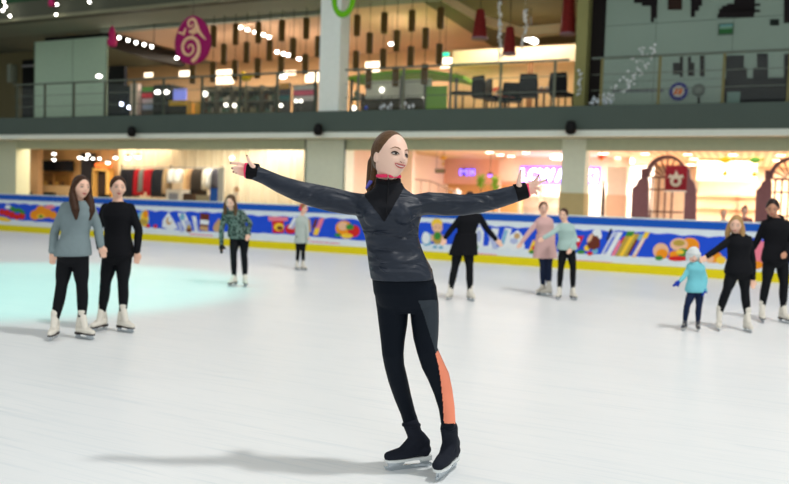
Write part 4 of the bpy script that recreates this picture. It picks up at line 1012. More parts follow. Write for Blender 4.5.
# tan sloping soffit over the café
m = MB()
P0, P1, P2 = bp(438, -2, 6.9), bp(478, 22, 6.9), bp(520, 36, 6.9); P3 = bp(575, 31, 6.9)
for (q, w) in ((P0, P1), (P1, P2), (P2, P3)):
    m.add([(q[0], 6.9, q[1]), (w[0], 6.9, w[1]), (w[0], 6.9, w[1]+.28), (q[0], 6.9, q[1]+.28), (q[0], 7.3, q[1]), (w[0], 7.3, w[1]), (w[0], 7.3, w[1]+.28), (q[0], 7.3, q[1]+.28)],
          [(0, 1, 2, 3), (7, 6, 5, 4), (1, 5, 6, 2), (4, 0, 3, 7), (3, 2, 6, 7), (1, 0, 4, 5)])
struct('trim_11', m, M(215, 185, 135))
# emergency light teal
a, b2, z0, z1 = RC(441.5, 52.5, 448.5, 56, 9); t = thing('emergency_sign', 'small teal glowing emergency sign over the green kiosk', 'sign', ((a+b2)/2, 9, z0)); m = MB(); m.box(a, b2, 9, 9.05, z0, z1); build('face', m, E(60, 230, 190, 1.2), t)
m = MB(); m.tube([((a+b2)/2, 9.03, z1), ((a+b2)/2, 9.03, Z2)], .01, 6, ends=False); build('rod', m, DK, t)
# green kiosk
def gkiosk():
    v = 8.0; a, _ = bp(347, 90, v); b2, _ = bp(463, 90, v); zt = bp(400, 75.5, v)[1]
    t = thing('green_kiosk', 'kiosk with lime green canopy edge and white roof panels behind the balcony glass', 'kiosk', ((a+b2)/2, v+1, ZU))
    m = MB(); n = 20; rs = []
    for k in range(n+1):
        f = k/n; u = a+(b2-a)*f; dz = .18*math.sin(math.pi*f)-.12*max(0, f-.7)/.3; rs.append([Vector((u, v, zt+dz-.09)), Vector((u, v, zt+dz+.03)), Vector((u, v+2, zt+dz+.03)), Vector((u, v+2, zt+dz-.09))])
    m.rings(rs); build('canopy', m, M(140, 200, 70), t)
    m = MB(); m.box(bp(362, 90, v)[0], bp(428, 90, v)[0], v+.3, v+.35, zt-.75, zt-.1); build('white_panel', m, M(238, 240, 225), t)
    m = MB(); m.box(bp(424, 90, v)[0], bp(446, 90, v)[0], v+.1, v+.16, ZU, zt-.4); build('green_panel', m, M(150, 205, 100), t)
    for x in (350, 400, 424, 455): u, _ = bp(x, 95, v); m = MB(); m.box(u-.04, u+.04, v+.05, v+.15, ZU, zt); build('post', m, M(120, 120, 115), t)
    m = MB(); m.box(a+.3, b2-1.2, v+.5, v+1.1, ZU, ZU+.85); build('counter', m, M(80, 76, 66), t)
gkiosk()
GJ = 'small ornaments on the counter of the green kiosk'
for k in range(22):
    x = 352+k*3.6; u, _ = bp(x, 100, 8.75); c = rnd.choice([(60, 55, 50), (235, 235, 230), (110, 90, 60), (190, 195, 200), (80, 110, 70)])
    h = rnd.uniform(.16, .4); m = MB(); m.lathe((u, 8.75, ZU+.85), [(.07, 0), (.09, h*.3), (.05, h*.55), (.08, h*.8), (.03, h)], 10)
    build('small_ornament', m, M(*c, rough=.3), label='small ornament standing on the green kiosk counter', cat='ornament', group=GJ)
GX = 'glittering silver baubles at the foot of the green kiosk railing'
for x, y in [(381, 108), (384, 106), (388, 108), (391, 105), (402, 107), (405, 104), (409, 107), (413, 106), (366, 108), (594, 99), (598, 102), (603, 100), (606, 103), (592, 103), (611, 102)]:
    w = x > 500; u, z = bp(x, y, 5.55); z = max(z, ZF1+.07); m = MB(); m.ball((u, 5.55, z), .055, 10, 8); m.cyl((u, 5.55, z+.06), .02, .03, 8)
    m.box(u-.006, u+.006, 5.545, 5.555, ZF1-.02, z)
    build('bauble', m, (M(70, 100, 230) if x == 366 else M(225, 235, 245, rough=.15, spec=.8)), smooth=False, label=('silver bauble by the dark recess behind the railing' if w else ('blue bauble at the foot of the railing' if x == 366 else 'silver bauble at the foot of the railing before the green kiosk')), cat='bauble', group=(GX+' by the dark recess' if w else (None if x == 366 else GX)))
# ================================================================== PEOPLE
def remesh(name, mb, mats, parent, vox, it=4, fac=.5, pick=None, label=None, sub=None):
    """join the collected shapes of one part into a single continuous skin"""
    org, fr = ORG[parent.name]
    me = bpy.data.meshes.new('tmp'); me.from_pydata([p-org for p in mb.v], [], mb.f); me.update()
    o = bpy.data.objects.new('tmp', me); COL.objects.link(o)
    md = o.modifiers.new('r', 'REMESH'); md.mode = 'VOXEL'; md.voxel_size = vox; md.use_smooth_shade = True
    ms = o.modifiers.new('s', 'SMOOTH'); ms.factor = fac; ms.iterations = it
    dg = bpy.context.evaluated_depsgraph_get(); ev = o.evaluated_get(dg)
    m2 = bpy.data.meshes.new_from_object(ev); m2.name = name
    bpy.data.objects.remove(o)
    m2.materials.clear()
    for q in (mats if isinstance(mats, (list, tuple)) else [mats]): m2.materials.append(q)
    for p in m2.polygons:
        p.use_smooth = True
        p.material_index = pick(org+p.center) if pick else 0
    o = bpy.data.objects.new(name, m2); COL.objects.link(o); o.parent = parent; ORG[o.name] = (org, fr)
    if label: o['label'] = label
    return o
def split_part(o, sel, name, mat_, parent, label=None, push=.0015):
    """lift the chosen faces of a garment off into a panel of its own"""
    org, fr = ORG[parent.name]
    vs = {}; fs = []; nv = []
    for p in o.data.polygons:
        if sel(org+p.center):
            f = []
            for i in p.vertices:
                if i not in vs: vs[i] = len(nv); q = o.data.vertices[i]; nv.append(q.co+q.normal*push)
                f.append(vs[i])
            fs.append(f)
    me = bpy.data.meshes.new(name); me.from_pydata(nv, [], fs); me.materials.append(mat_)
    for p in me.polygons: p.use_smooth = True
    me.update(); c = bpy.data.objects.new(name, me); COL.objects.link(c); c.parent = parent; ORG[c.name] = (org, fr)
    if label: c['label'] = label
    return c

def head_pt(d):
    x, y, z = d
    p = Vector((x*.073, y*.093, z*.112))
    if z < 0:
        t = -z; p.x *= 1-.30*t**1.6
        if y > 0: p.y *= 1-.30*t
        else: p.y *= 1-.04*t
    else: p.x *= 1+.04*z*(1-z)
    if y < 0:
        g = lambda x0, z0, sx, sz: math.exp(-((p.x-x0)/sx)**2-((p.z-z0)/sz)**2)
        X, Z = p.x, p.z; w = min(1, -y*2.5)
        dy = -.027*g(0, -.022, .0105, .012)-.012*g(0, -.003, .008, .022)
        dy += .009*(g(.031, .008, .016, .011)+g(-.031, .008, .016, .011))
        dy -= .004*(g(.030, .027, .02, .008)+g(-.030, .027, .02, .008))
        dy -= .006*(g(.040, -.028, .018, .018)+g(-.040, -.028, .018, .018))
        dy -= .007*g(0, -.056, .024, .010); dy -= .009*g(0, -.092, .022, .013)
        p.y += dy*w
    return p
_ICO = {}
def ico(n):
    if n not in _ICO:
        bm = bmesh.new(); bmesh.ops.create_icosphere(bm, subdivisions=n, radius=1)
        _ICO[n] = ([v.co.normalized() for v in bm.verts], [[v.index for v in f.verts] for f in bm.faces]); bm.free()
    return _ICO[n]
def head_rot(yaw, pitch, roll):
    return Matrix.Rotation(math.radians(yaw), 3, 'Z') @ Matrix.Rotation(math.radians(pitch), 3, 'X') @ Matrix.Rotation(math.radians(roll), 3, 'Y')
class Head:
    def __init__(s, c, R, hs, n=4):
        s.c = Vector(c); s.R = R; s.hs = hs
        d, s.f = ico(n); s.l = [head_pt(q) for q in d]
        s.bvh = BVHTree.FromPolygons(s.l, s.f)
    def w(s, p): return s.c+s.R @ (Vector(p)*s.hs)
    def mesh(s, mb):
        mb.add([s.w(p) for p in s.l], s.f)
        for sx in (-1, 1): mb.ball(s.w((sx*.073, .008, -.014)), (.009*s.hs, .016*s.hs, .025*s.hs), 10, 8, rot=s.R)
    def fp(s, x, z, off=0):
        h = s.bvh.ray_cast(Vector((x, -.3, z)), Vector((0, 1, 0)))
        return Vector((x, (h[0].y if h[0] else -.08)-off, z))
    def disc(s, mb, x, z, rx, rz, off, n=16, bulge=.004, rot=0):
        """thin lens lying on the face"""
        pts = []; c = s.fp(x, z, off+bulge*.6)
        ring = []; ring2 = []
        for i in range(n):
            a = 2*math.pi*i/n; dx = rx*math.cos(a); dz = rz*math.sin(a)
            q = (x+dx*math.cos(rot)-dz*math.sin(rot), z+dx*math.sin(rot)+dz*math.cos(rot))
            ring.append(s.w(s.fp(*q, off=-.003)))
            q = (x+(dx*math.cos(rot)-dz*math.sin(rot))*.75, z+(dx*math.sin(rot)+dz*math.cos(rot))*.75)
            ring2.append(s.w(s.fp(*q, off=off+bulge*.35)))
        vs = ring+ring2+[s.w(c)]
        mb.add(vs, [(i, (i+1) % n, n+(i+1) % n, n+i) for i in range(n)]+[(n+i, n+(i+1) % n, 2*n) for i in range(n)]+[list(range(n-1, -1, -1))])
    def stroke(s, mb, pts, rad, off=.001, n=6):
        mb.tube([s.w(s.fp(x, z, off)) for x, z in pts], [r*s.hs for r in rad], n)

TOR = [(-.14, .07, .065), (-.04, .135, .098), (.05, .148, .106), (.20, .138, .100), (.42, .114, .084), (.60, .122, .090), (.78, .138, .098), (.90, .138, .084), (.97, .105, .068), (1.02, .066, .058), (1.06, .052, .052)]
def tor(t):
    for a, b in zip(TOR[:-1], TOR[1:]):
        if t <= b[0]:
            f = max(0, (t-a[0])/(b[0]-a[0])); f = f*f*(3-2*f)*.5+f*.5
            return a[1]+(b[1]-a[1])*f, a[2]+(b[2]-a[2])*f
    return TOR[-1][1:]
def torso(mb, P, N, lp, ln, k, infl=0, t0=-.14, t1=1.05, ws=1, n=26, m=16, hemflare=0, bust=.014, bow=0):
    ax = N-P; rs = []
    for i in range(m+1):
        t = t0+(t1-t0)*i/m; w, d = tor(t)
        lat = lp.lerp(ln, min(1, max(0, t))).normalized(); fw = lat.cross(ax).normalized()
        if fw.y > 0: fw = -fw
        w = w*k*ws+infl+hemflare*max(0, .35-t); d = d*k+infl+hemflare*max(0, .35-t)
        c = P+ax*t+fw*bust*k*math.exp(-((t-.74)/.13)**2)+fw*(.006*k*math.cos(t*5))+lat*bow*math.sin(math.pi*min(1, max(0, t)))
        ring = []
        for j in range(n):
            a = 2*math.pi*j/n; ca, sa = math.cos(a), math.sin(a); e = .88
            ring.append(c+lat*w*math.copysign(abs(ca)**e, ca)+fw*d*math.copysign(abs(sa)**e, sa))
        rs.append(ring)
    mb.rings(rs)
def limb(mb, a, b, c, ra, k, infl=0, mid=(.5, .5), bulge=0, b_dir=None, n=14, end=1.0):
    """two-segment limb a-b-c with radii ra = (start, upper mid, joint, lower mid, end)"""
    P = [a, a.lerp(b, .5), b, b.lerp(c, .4), b.lerp(c, 1) if end == 1 else b.lerp(c, end)]
    if b_dir is not None: P[3] = P[3]+b_dir*bulge
    # curve through the joints for soft bends
    pts = []; rad = []
    R = [r*k+infl for r in ra]
    for i in range(len(P)-1):
        p0 = P[max(i-1, 0)]; p1 = P[i]; p2 = P[i+1]; p3 = P[min(i+2, len(P)-1)]
        for s in range(4):
            t = s/4; t2 = t*t; t3 = t2*t
            q = .5*((2*p1)+(p2-p0)*t+(2*p0-5*p1+4*p2-p3)*t2+(3*p1-p0-3*p2+p3)*t3)
            pts.append(q); f = t*t*(3-2*t); rad.append(R[i]+(R[i+1]-R[i])*f)
    pts.append(P[-1]); rad.append(R[-1])
    mb.tube(pts, rad, n)
ARM = (.042, .038, .032, .031, .023)
LEG = (.080, .071, .051, .050, .035)
def simple_hand(mb, w, h, k, mitten=False, infl=0, curl=.25):
    d = (h-w); L = d.length; d.normalize()
    lat = d.cross(Vector((0, 1, 0)));
    if lat.length < .2: lat = Vector((1, 0, 0))
    lat.normalize(); nrm = d.cross(lat).normalized()
    L = max(L, .12*k)
    for j in (-1.2, -.4, .4, 1.2): mb.tube([w+lat*j*.008*k, w+d*L*.5+lat*j*.018*k], [.015*k+infl, .014*k+infl], 8)
    if mitten:
        mb.tube([w+d*L*.3, w+d*L*.95], [.035*k, .030*k], 12, flat=.7); mb.tube([w+d*L*.2+lat*.02*k, w+d*L*.55+lat*.05*k], [.016*k, .014*k], 8); return
    for j, q in ((-1.2, .80), (-.4, .97), (.4, 1.0), (1.2, .92)):
        b0 = w+d*L*.48+lat*j*.018*k; b1 = w+d*L*(.48+.28*q)+lat*j*.020*k+nrm*.004*k; b2 = w+d*L*(.48+.5*q)+lat*j*.021*k+nrm*curl*.05*k
        mb.tube([b0, b1, b2], [.0095*k, .0085*k, .007*k], 8)
    mb.tube([w+d*L*.12+lat*.02*k, w+d*L*.35+lat*.038*k, w+d*L*.58+lat*.042*k+nrm*.01*k], [.013*k, .011*k, .008*k], 8)

def skate(root, a, yaw, k, boot, sole, cover=False, tilt=0, vox=.007, label=None, shaft_to=None):
    t = Vector((math.sin(math.radians(yaw)), -math.cos(math.radians(yaw)), 0)); l = Vector((-t.y, t.x, 0)); up = Vector((0, 0, 1))
    O = Vector((a.x, a.y, 0))
    def p(f, s, z): return O+t*f*k+l*s*k+up*z*k
    m = MB()
    m.tube([p(-.05, 0, .098), p(.02, 0, .097), p(.10, 0, .088), p(.165, 0, .082)], [.038*k, .042*k, .041*k, .032*k], 14, flat=.85, fd=up)
    m.tube([p(-.045, 0, .085), p(-.045, 0, .14), Vector(a)+up*.02*k-t*.012*k], [.034*k, .036*k, .04*k], 14)
    m.tube([p(.085, 0, .098), p(.045, 0, .13), Vector(a)+up*.01*k+t*.01*k], [.032*k, .036*k, .04*k], 14)
    top = shaft_to if shaft_to is not None else Vector(a)+up*.07*k
    m.tube([Vector(a)-up*.02*k, Vector(a).lerp(top, .5), top], [.042*k, .043*k, .046*k], 16)
    o = remesh('ice_skate', m, boot, root, vox, it=3, label=label)
    m = MB(); n = 20; out = []
    for (f0, w0) in [(-.088, .012), (-.075, .028), (-.03, .032), (.03, .028), (.09, .036), (.14, .036), (.178, .024), (.192, .008)]: out.append((f0, w0))
    rs = []
    for z in (.052, .066):
        rs.append([p(f, w, z) for f, w in out]+[p(f, -w, z) for f, w in out[::-1]])
    m.rings(rs); m.rings([[p(f, s, z) for f, s in ((-.086, .024), (-.02, .026), (-.02, -.026), (-.086, -.024))] for z in (.04, .068)])
    s = build('sole', m, sole, parent=o)
    m = MB()
    m.rings([[p(f, s_, z) for f, z in ((-.105, .012), (-.09, .0), (.15, .0), (.185, .008), (.198, .03), (.17, .026), (-.09, .022))] for s_ in (-.003, .003)])
    m.rings([[p(f, s_, z) for f, z in ((-.075, .02), (-.03, .02), (-.015, .055), (-.085, .055))] for s_ in (-.007, .007)])
    m.rings([[p(f, s_, z) for f, z in ((.09, .02), (.17, .02), (.175, .055), (.06, .055))] for s_ in (-.007, .007)])
    build('blade', m, STEEL, parent=o)
    if not cover:
        m = MB()
        for q in range(5):
            f = .115-.022*q; z = .125+.008*q if q < 3 else .15+.03*(q-2)
            m.tube([p(f, .022, z-.006), p(f, 0, z+.008), p(f, -.022, z-.006)], .0035*k, 5)
        build('laces', m, M(225, 220, 210), parent=o)
    return o
STEEL = mat('blade_steel', lin(190, 198, 205), rough=.25, metal=.9, vary=.03)

def person(label, foot, k, J, head, hair, top, pants, skates, skin=(242, 196, 172), hs=None, ws=1, skirt=None, collar=0, vox=.0075, gloves=None, hoodie=False, hem=.02, extra=None, group=None, legs=True, hem_z=None, armless=None, cap=None, base_y=None, bow=0, smile=False, hname='hair'):
    D = base_y if base_y else ground(*foot).y
    W = {q: at(v[0], v[1], D+(v[2] if len(v) > 2 else 0)) for q, v in J.items()}
    P = (W['pl']+W['pr'])/2; N = W['neck']
    root = thing('person', label, 'person', (P.x, P.y, 0 if legs else 0), group, frame='w')
    lp = (W['pr']-W['pl']).normalized(); ln = (W['sr']-W['sl']).normalized()
    hs = hs or k
    SK = M(*skin, rough=.5, vary=.03)
    if legs:   # keep the ankles at skate height
        for q in ('al', 'ar'):
            z = .150*k; W[q] = Vector((W[q].x, W[q].y, max(z, min(W[q].z, z*1.5))))
    H = Head(W['head'], head_rot(*head), hs, 4)
    m = MB(); H.mesh(m)
    m.tube([N-(N-P).normalized()*.03*k, N.lerp(H.w((0, .02, -.06)), .5), H.w((0, .018, -.05))], [.056*k, .049*k, .048*hs], 14)
    torso(m, P, N, lp, ln, k*.9, ws=ws, bow=bow)
    for s in 'lr':
        if armless and s in armless: continue
        limb(m, W['s'+s], W['e'+s], W['w'+s], (.034, .031, .027, .028, .023), k)
        simple_hand(m, W['w'+s], W['h'+s], k)
        if legs: pass
    if legs:
        for s in 'lr': limb(m, W['p'+s], W['k'+s], W['a'+s], [q*.82 for q in LEG], k, bulge=.012*k, b_dir=Vector((0, 1, 0)))
    remesh('body', m, SK, root, vox, it=3)
    # face
    m = MB()
    for sx in (-1, 1): H.disc(m, sx*.031, .006, .0115, .0042, .001)
    build('eye_whites', m, M(240, 236, 230), root, smooth=True)
    m = MB()
    for sx in (-1, 1):
        H.disc(m, sx*.031, .006, .0070, .0046, .0025)
        H.stroke(m, [(sx*.045, .006), (sx*.038, .012), (sx*.030, .014), (sx*.018, .008)], [.0012, .002, .002, .001], .003)
    build('irises_and_lashes', m, M(60, 42, 34), root)
    m = MB()
    for sx in (-1, 1): H.stroke(m, [(sx*.047, .026), (sx*.036, .033), (sx*.016, .030)], [.0014, .0026, .002], .001)
    build('eyebrows', m, M(95, 68, 50), root)
    m = MB(); H.stroke(m, [(-.022, -.051), (-.011, -.0505), (0, -.052), (.011, -.0505), (.022, -.051)], [.001, .0035, .0035, .0035, .001], .001)
    H.stroke(m, [(-.021, -.054), (-.010, -.059), (0, -.060), (.010, -.059), (.021, -.054)], [.001, .004, .0045, .004, .001], .001)
    build('lips', m, M(196, 98, 98, rough=.35), root)
    # hair
    hc, style = hair; HM = mat('hair_%d' % random.randrange(9999), lin(*hc), rough=.45, vary=.3, scale=60, bump=.3)
    m = MB(); R = H.R
    if style != 'hat':
        m.ball(H.w((0, .012, .020)), tuple(q*hs for q in (.080, .0945, .103)), 22, 18, rot=R)
        if style == 'long':
            for sx in (-1, 1):
                m.tube([H.w((sx*.055, -.02, .06)), H.w((sx*.078, .0, .0)), H.w((sx*.080, .0, -.07)), H.w((sx*.076, -.03, -.13)), H.w((sx*.072, -.075, -.22)), H.w((sx*.066, -.085, -.29))], [q*hs for q in (.022, .030, .040, .052, .048, .020)], 12, flat=.8)
            m.tube([H.w((0, .06, .0)), H.w((0, .07, -.08)), H.w((0, .085, -.2)), H.w((0, .09, -.26))], [q*hs for q in (.07, .075, .07, .04)], 14, flat=.5, fd=R @ Vector((0, 1, 0)))
        if style == 'half':
            for sx in (-1, 1): m.tube([H.w((sx*.06, .0, .04)), H.w((sx*.08, .0, -.03)), H.w((sx*.085, -.01, -.11)), H.w((sx*.085, -.03, -.19))], [q*hs for q in (.02, .03, .036, .022)], 12)
            m.tube([H.w((0, .07, .0)), H.w((0, .08, -.1)), H.w((0, .085, -.2))], [q*hs for q in (.06, .065, .04)], 12)
        if style in ('bun',): m.ball(H.w((0, .085, .07)), .035*hs, 12, 10)
        if style in ('topbun',): m.ball(H.w((.03, .06, .12)), .036*hs, 12, 10)
        if style == 'pony': m.tube([H.w((0, .09, .03)), H.w((.01, .12, -.03)), H.w((.02, .12, -.12)), H.w((.02, .10, -.2))], [q*hs for q in (.022, .032, .03, .012)], 12)
        remesh(hname, m, HM, root, vox*.8, it=2)
    if extra: extra(root, H, W, P, N, k, hs)
    # clothes
    m = MB(); I = .012*k
    if top is not None:
        tb = hem
        torso(m, P, N, lp, ln, k, infl=I+.004*k, t0=tb, t1=1.015+collar, ws=ws, hemflare=.035, bow=bow)
        for s in 'lr':
            if armless and s in armless: continue
            limb(m, W['s'+s], W['e'+s], W['w'+s], ARM, k, infl=.010*k, end=.96)
            d_ = (W['w'+s]-W['e'+s]); q = W['e'+s]+d_*.93; m.tube([q, W['e'+s]+d_*.99], .036*k, 12, ends=False)
        if hoodie:
            m.tube([N+ln*.075*k+Vector((0, -.03, .0))*k, N+Vector((0, .07, .035))*k+ln*.05*k, N+Vector((0, .085, .04))*k, N+Vector((0, .07, .035))*k-ln*.05*k, N-ln*.075*k+Vector((0, -.03, 0))*k], .032*k, 12)
        remesh(top[1], m, top[0], root, vox, it=4)
    if skirt:
        m = MB(); rs = []; zb = at(P and foot[0], skirt['y'], P.y).z; z1 = P.lerp(N, .42)
        for i in range(9):
            f = i/8; c = z1.lerp(Vector((P.x, P.y, zb)), f); w = skirt['w'][0]*(1-f)+skirt['w'][1]*f; d = w*.74
            rs.append([c+lp*w*k*math.cos(a)+Vector((0, 1, 0))*d*k*math.sin(a)*(1+.05*math.sin(7*a)*f) for a in [2*math.pi*j/30 for j in range(30)]])
        m.rings(rs); remesh('skirt', m, skirt['m'], root, vox, it=2)
    if legs:
        m = MB(); torso(m, P, N, lp, ln, k, infl=.006*k, t0=-.16, t1=.2, ws=ws)
        for s in 'lr': limb(m, W['p'+s], W['k'+s], W['a'+s], LEG, k, infl=.004*k, bulge=.012*k, b_dir=Vector((0, 1, 0)))
        remesh(pants[1], m, pants[0], root, vox, it=3)
        for s, y in zip('lr', skates[0]): skate(root, W['a'+s], y, k*.9, skates[1], skates[2], vox=vox*.9)
    if gloves:
        for s in gloves[1]:
            m = MB(); simple_hand(m, W['w'+s], W['h'+s], k*1.1, mitten=True, infl=.004); remesh('mitten', m, gloves[0], root, vox*.8, it=2)
    return root, W, H
BLKC = M(17, 18, 23, rough=.85, bump=.3, scale=14)
LEGG = M(15, 17, 22, rough=.75)
WBOOT = M(232, 226, 214, rough=.5)
DSOLE = M(50, 42, 40, rough=.5)

# --- girls holding hands on the left
def vneck(root, H, W, P, N, k, hs): pass
person('young woman in grey sweatshirt with long brown hair, holding hands with one in black', (70, 338), .97,
  dict(head=(81, 187.5, -.02), neck=(78, 202.5, 0), sl=(66, 207, 0), sr=(90, 207, .02), el=(55, 231, .0), er=(98, 228, .05), wl=(52, 252, -.05), wr=(101, 246, 0), hl=(53, 263, -.05), hr=(104, 256, 0),
       pl=(66, 257, 0), pr=(80, 257, 0), kl=(61.5, 286, -.02), kr=(82, 286, 0), al=(55, 319, -.05), ar=(82, 317, 0)),
  (48, 2, 3), ((62, 40, 28), 'long'), (M(126, 142, 146, rough=.9, bump=.5, scale=24), 'sweatshirt'), (LEGG, 'leggings'), ((8, 62), WBOOT, DSOLE), hem=.02, collar=.02, ws=1.0)
person('young woman in black sweatshirt with tied back hair, holding hands with one in grey', (117, 331), .97,
  dict(head=(118, 187.5, 0), neck=(118, 203.5, 0), sl=(106, 208, 0), sr=(130, 208, 0), el=(98, 230, .05), er=(138.5, 230, 0), wl=(100, 248, -.02), wr=(137, 252, -.03), hl=(104, 257, -.05), hr=(137, 263, -.03),
       pl=(110.5, 256, 0), pr=(124, 256, 0), kl=(105.5, 283, -.03), kr=(123, 283, -.02), al=(102, 311, .0), ar=(123, 311, -.02)),
  (30, 4, 2), ((66, 42, 30), 'bun'), (BLKC, 'sweatshirt'), (LEGG, 'leggings'), ((-15, 58), WBOOT, DSOLE), hem=-.02, collar=.02, ws=1.0)
CAMO = pattern('camouflage_cloth', lin(40, 58, 54), lin(112, 132, 124), 30)
person('woman in a grey green patterned jacket leaning forward on the ice near the barrier', (238, 286), .95,
  dict(head=(230.5, 202, -.22), neck=(232.5, 210.5, -.12), sl=(225, 214, -.1), sr=(241, 213, -.08), el=(221.5, 230, -.12), er=(250, 223, 0), wl=(221.5, 244, -.2), wr=(248, 234, -.1), hl=(221.5, 251, -.22), hr=(247, 240, -.14),
       pl=(235, 236, .04), pr=(244.5, 236, .04), kl=(233.5, 254, -.08), kr=(244, 254, -.03), al=(234, 275.5, .02), ar=(245, 275.5, .02)),
  (-6, 16, 4), ((96, 72, 52), 'half'), (CAMO, 'jacket'), (LEGG, 'leggings'), ((-20, 20), WBOOT, DSOLE), hem=0.0, collar=.03, gloves=(M(25, 25, 30), 'l'), ws=1.1)
def earmuffs(root, H, W, P, N, k, hs):
    m = MB()
    for sx in (-1, 1): m.ball(H.w((sx*.09, .0, -.005)), (.026*hs, .04*hs, .04*hs), 12, 10, rot=H.R)
    n = 14; m.tube([H.w((.092*math.cos(math.pi*i/n), .0, .03+.1*math.sin(math.pi*i/n))) for i in range(n+1)], .009*hs, 8)
    build('earmuffs', m, M(225, 50, 90, rough=.9), root, smooth=True)
person('child in a pale grey coat with pink earmuffs near the barrier', (300, 270), .72,
  dict(head=(303.5, 209, 0), neck=(302, 216.5, 0), sl=(297.5, 219, .02), sr=(306.5, 219, -.02), el=(296.5, 230, .03), er=(307.5, 230, -.08), wl=(298, 239, -.05), wr=(308, 238, -.18), hl=(299, 243, -.08), hr=(310, 240, -.25),
       pl=(298.5, 238, .02), pr=(304, 238, -.02), kl=(298, 252, 0), kr=(303, 252, 0), al=(297, 263, 0), ar=(303, 263, 0)),
  (50, 5, 0), ((150, 115, 75), 'bun'), (M(188, 196, 190, rough=.95), 'coat'), (LEGG, 'leggings'), ((30, 45), WBOOT, DSOLE), hs=.88, hem=.1, collar=.03, extra=earmuffs, skirt=dict(m=M(188, 196, 190, rough=.95), y=243, w=(.16, .22)), ws=1.05)
person('woman in a short black dress with arms held low behind the central skater', (460, 300), .99,
  dict(head=(470, 200, 0), neck=(470.5, 212.5, 0), sl=(462.5, 216.5, 0), sr=(479, 216.5, 0), el=(451.5, 229, 0), er=(487, 229, 0), wl=(445, 238, -.05), wr=(496, 239.5, -.05), hl=(441.5, 245.5, -.08), hr=(502, 246.5, -.08),
       pl=(458.5, 248, 0), pr=(468, 248, 0), kl=(455, 267, -.02), kr=(469.5, 267, -.02), al=(450.5, 290, .02), ar=(470, 290, 0)),
  (0, 8, 0), ((48, 34, 28), 'bun'), (BLKC, 'dress_top'), (LEGG, 'leggings'), ((-22, 18), WBOOT, M(200, 195, 185)), hem=.15, skirt=dict(m=BLKC, y=255, w=(.155, .215)), ws=1.05)
person('girl in a pink dress reaching one arm out beside the girl in pale green', (543, 295), .90,
  dict(head=(543.3, 208.5, 0), neck=(544, 217.5, 0), sl=(538.5, 221.5, 0), sr=(550, 221, 0), el=(529.5, 232, -.02), er=(553, 236, .05), wl=(521.5, 242.5, -.05), wr=(553, 246, .05), hl=(517, 248, -.06), hr=(553, 252, .05),
       pl=(542.3, 246, 0), pr=(549, 246, 0), kl=(543, 266, 0), kr=(549, 266, 0), al=(543, 285.5, .04), ar=(548.8, 286, -.03)),
  (-3, 4, 2), ((92, 62, 44), 'bun'), (M(222, 180, 176, rough=.9), 'dress_top'), (M(30, 40, 66, rough=.8), 'leggings'), ((-50, -55), WBOOT, M(200, 195, 185)), hem=.15, skirt=dict(m=M(222, 180, 176, rough=.9), y=258, w=(.15, .215)))
person('girl in a pale green sweater and black leggings beside the girl in pink', (565, 299), .86,
  dict(head=(563.5, 215, -.1), neck=(565.5, 223.5, -.1), sl=(560, 227.5, -.12), sr=(571.5, 227, -.06), el=(551.5, 233.5, -.2), er=(575, 239, -.08), wl=(543.5, 238, -.25), wr=(571, 248.5, -.2), hl=(538.5, 241, -.27), hr=(567, 254, -.24),
       pl=(563.5, 249.5, -.05), pr=(570.5, 249.5, -.05), kl=(561, 267, -.08), kr=(573, 267, -.05), al=(559.5, 288, -.05), ar=(573, 288.5, -.02)),
  (-30, 6, 3), ((78, 54, 42), 'bun'), (M(172, 198, 192, rough=.9), 'sweater'), (LEGG, 'leggings'), ((-25, 12), WBOOT, DSOLE), hem=.02, collar=.02, ws=1.02)
# --- trio by the barrier on the right
def bobble(root, H, W, P, N, k, hs):
    m = MB(); m.ball(H.w((0, .008, .022)), tuple(q*hs for q in (.088, .102, .108)), 22, 18, rot=H.R)
    m.tube([H.w((.085*math.cos(a), .012+.092*math.sin(a)*1, .03-.012*math.sin(a))) for a in [2*math.pi*i/20 for i in range(21)]], .02*hs, 8, ends=False)
    for sx in (-1, 1): m.tube([H.w((sx*.08, .0, .0)), H.w((sx*.076, -.005, -.07))], [.03*hs, .018*hs], 10)
    remesh('knitted_hat', m, M(222, 226, 226, rough=.95, bump=.8, scale=60), root, .006, it=1)
DENIM = M(24, 36, 66, rough=.85)
person('toddler in a turquoise jacket and white knitted hat with blue mittens', (692, 330.5), .64,
  dict(head=(693.3, 255.5, 0), neck=(695.5, 263, 0), sl=(690, 267, 0), sr=(701.5, 267.5, 0), el=(684.5, 276, -.02), er=(705.5, 279, -.02), wl=(679.5, 281.5, -.05), wr=(704.5, 288, -.05), hl=(676, 284, -.06), hr=(703, 294, -.07),
       pl=(692.5, 291, 0), pr=(699.5, 291, 0), kl=(687.5, 304.5, -.07), kr=(699, 305, -.04), al=(685, 321, .0), ar=(698, 322, -.02)),
  (-12, 10, 3), ((150, 110, 70), 'hat'), (M(120, 200, 212, rough=.7, bump=.5, scale=18), 'jacket'), (DENIM, 'trousers'), ((-35, -15), M(70, 72, 78, rough=.5), M(215, 212, 205)), hs=.80, hem=-.04, collar=.05, gloves=(M(22, 55, 165, rough=.9), 'lr'), extra=bobble, ws=1.12, skin=(240, 195, 175))
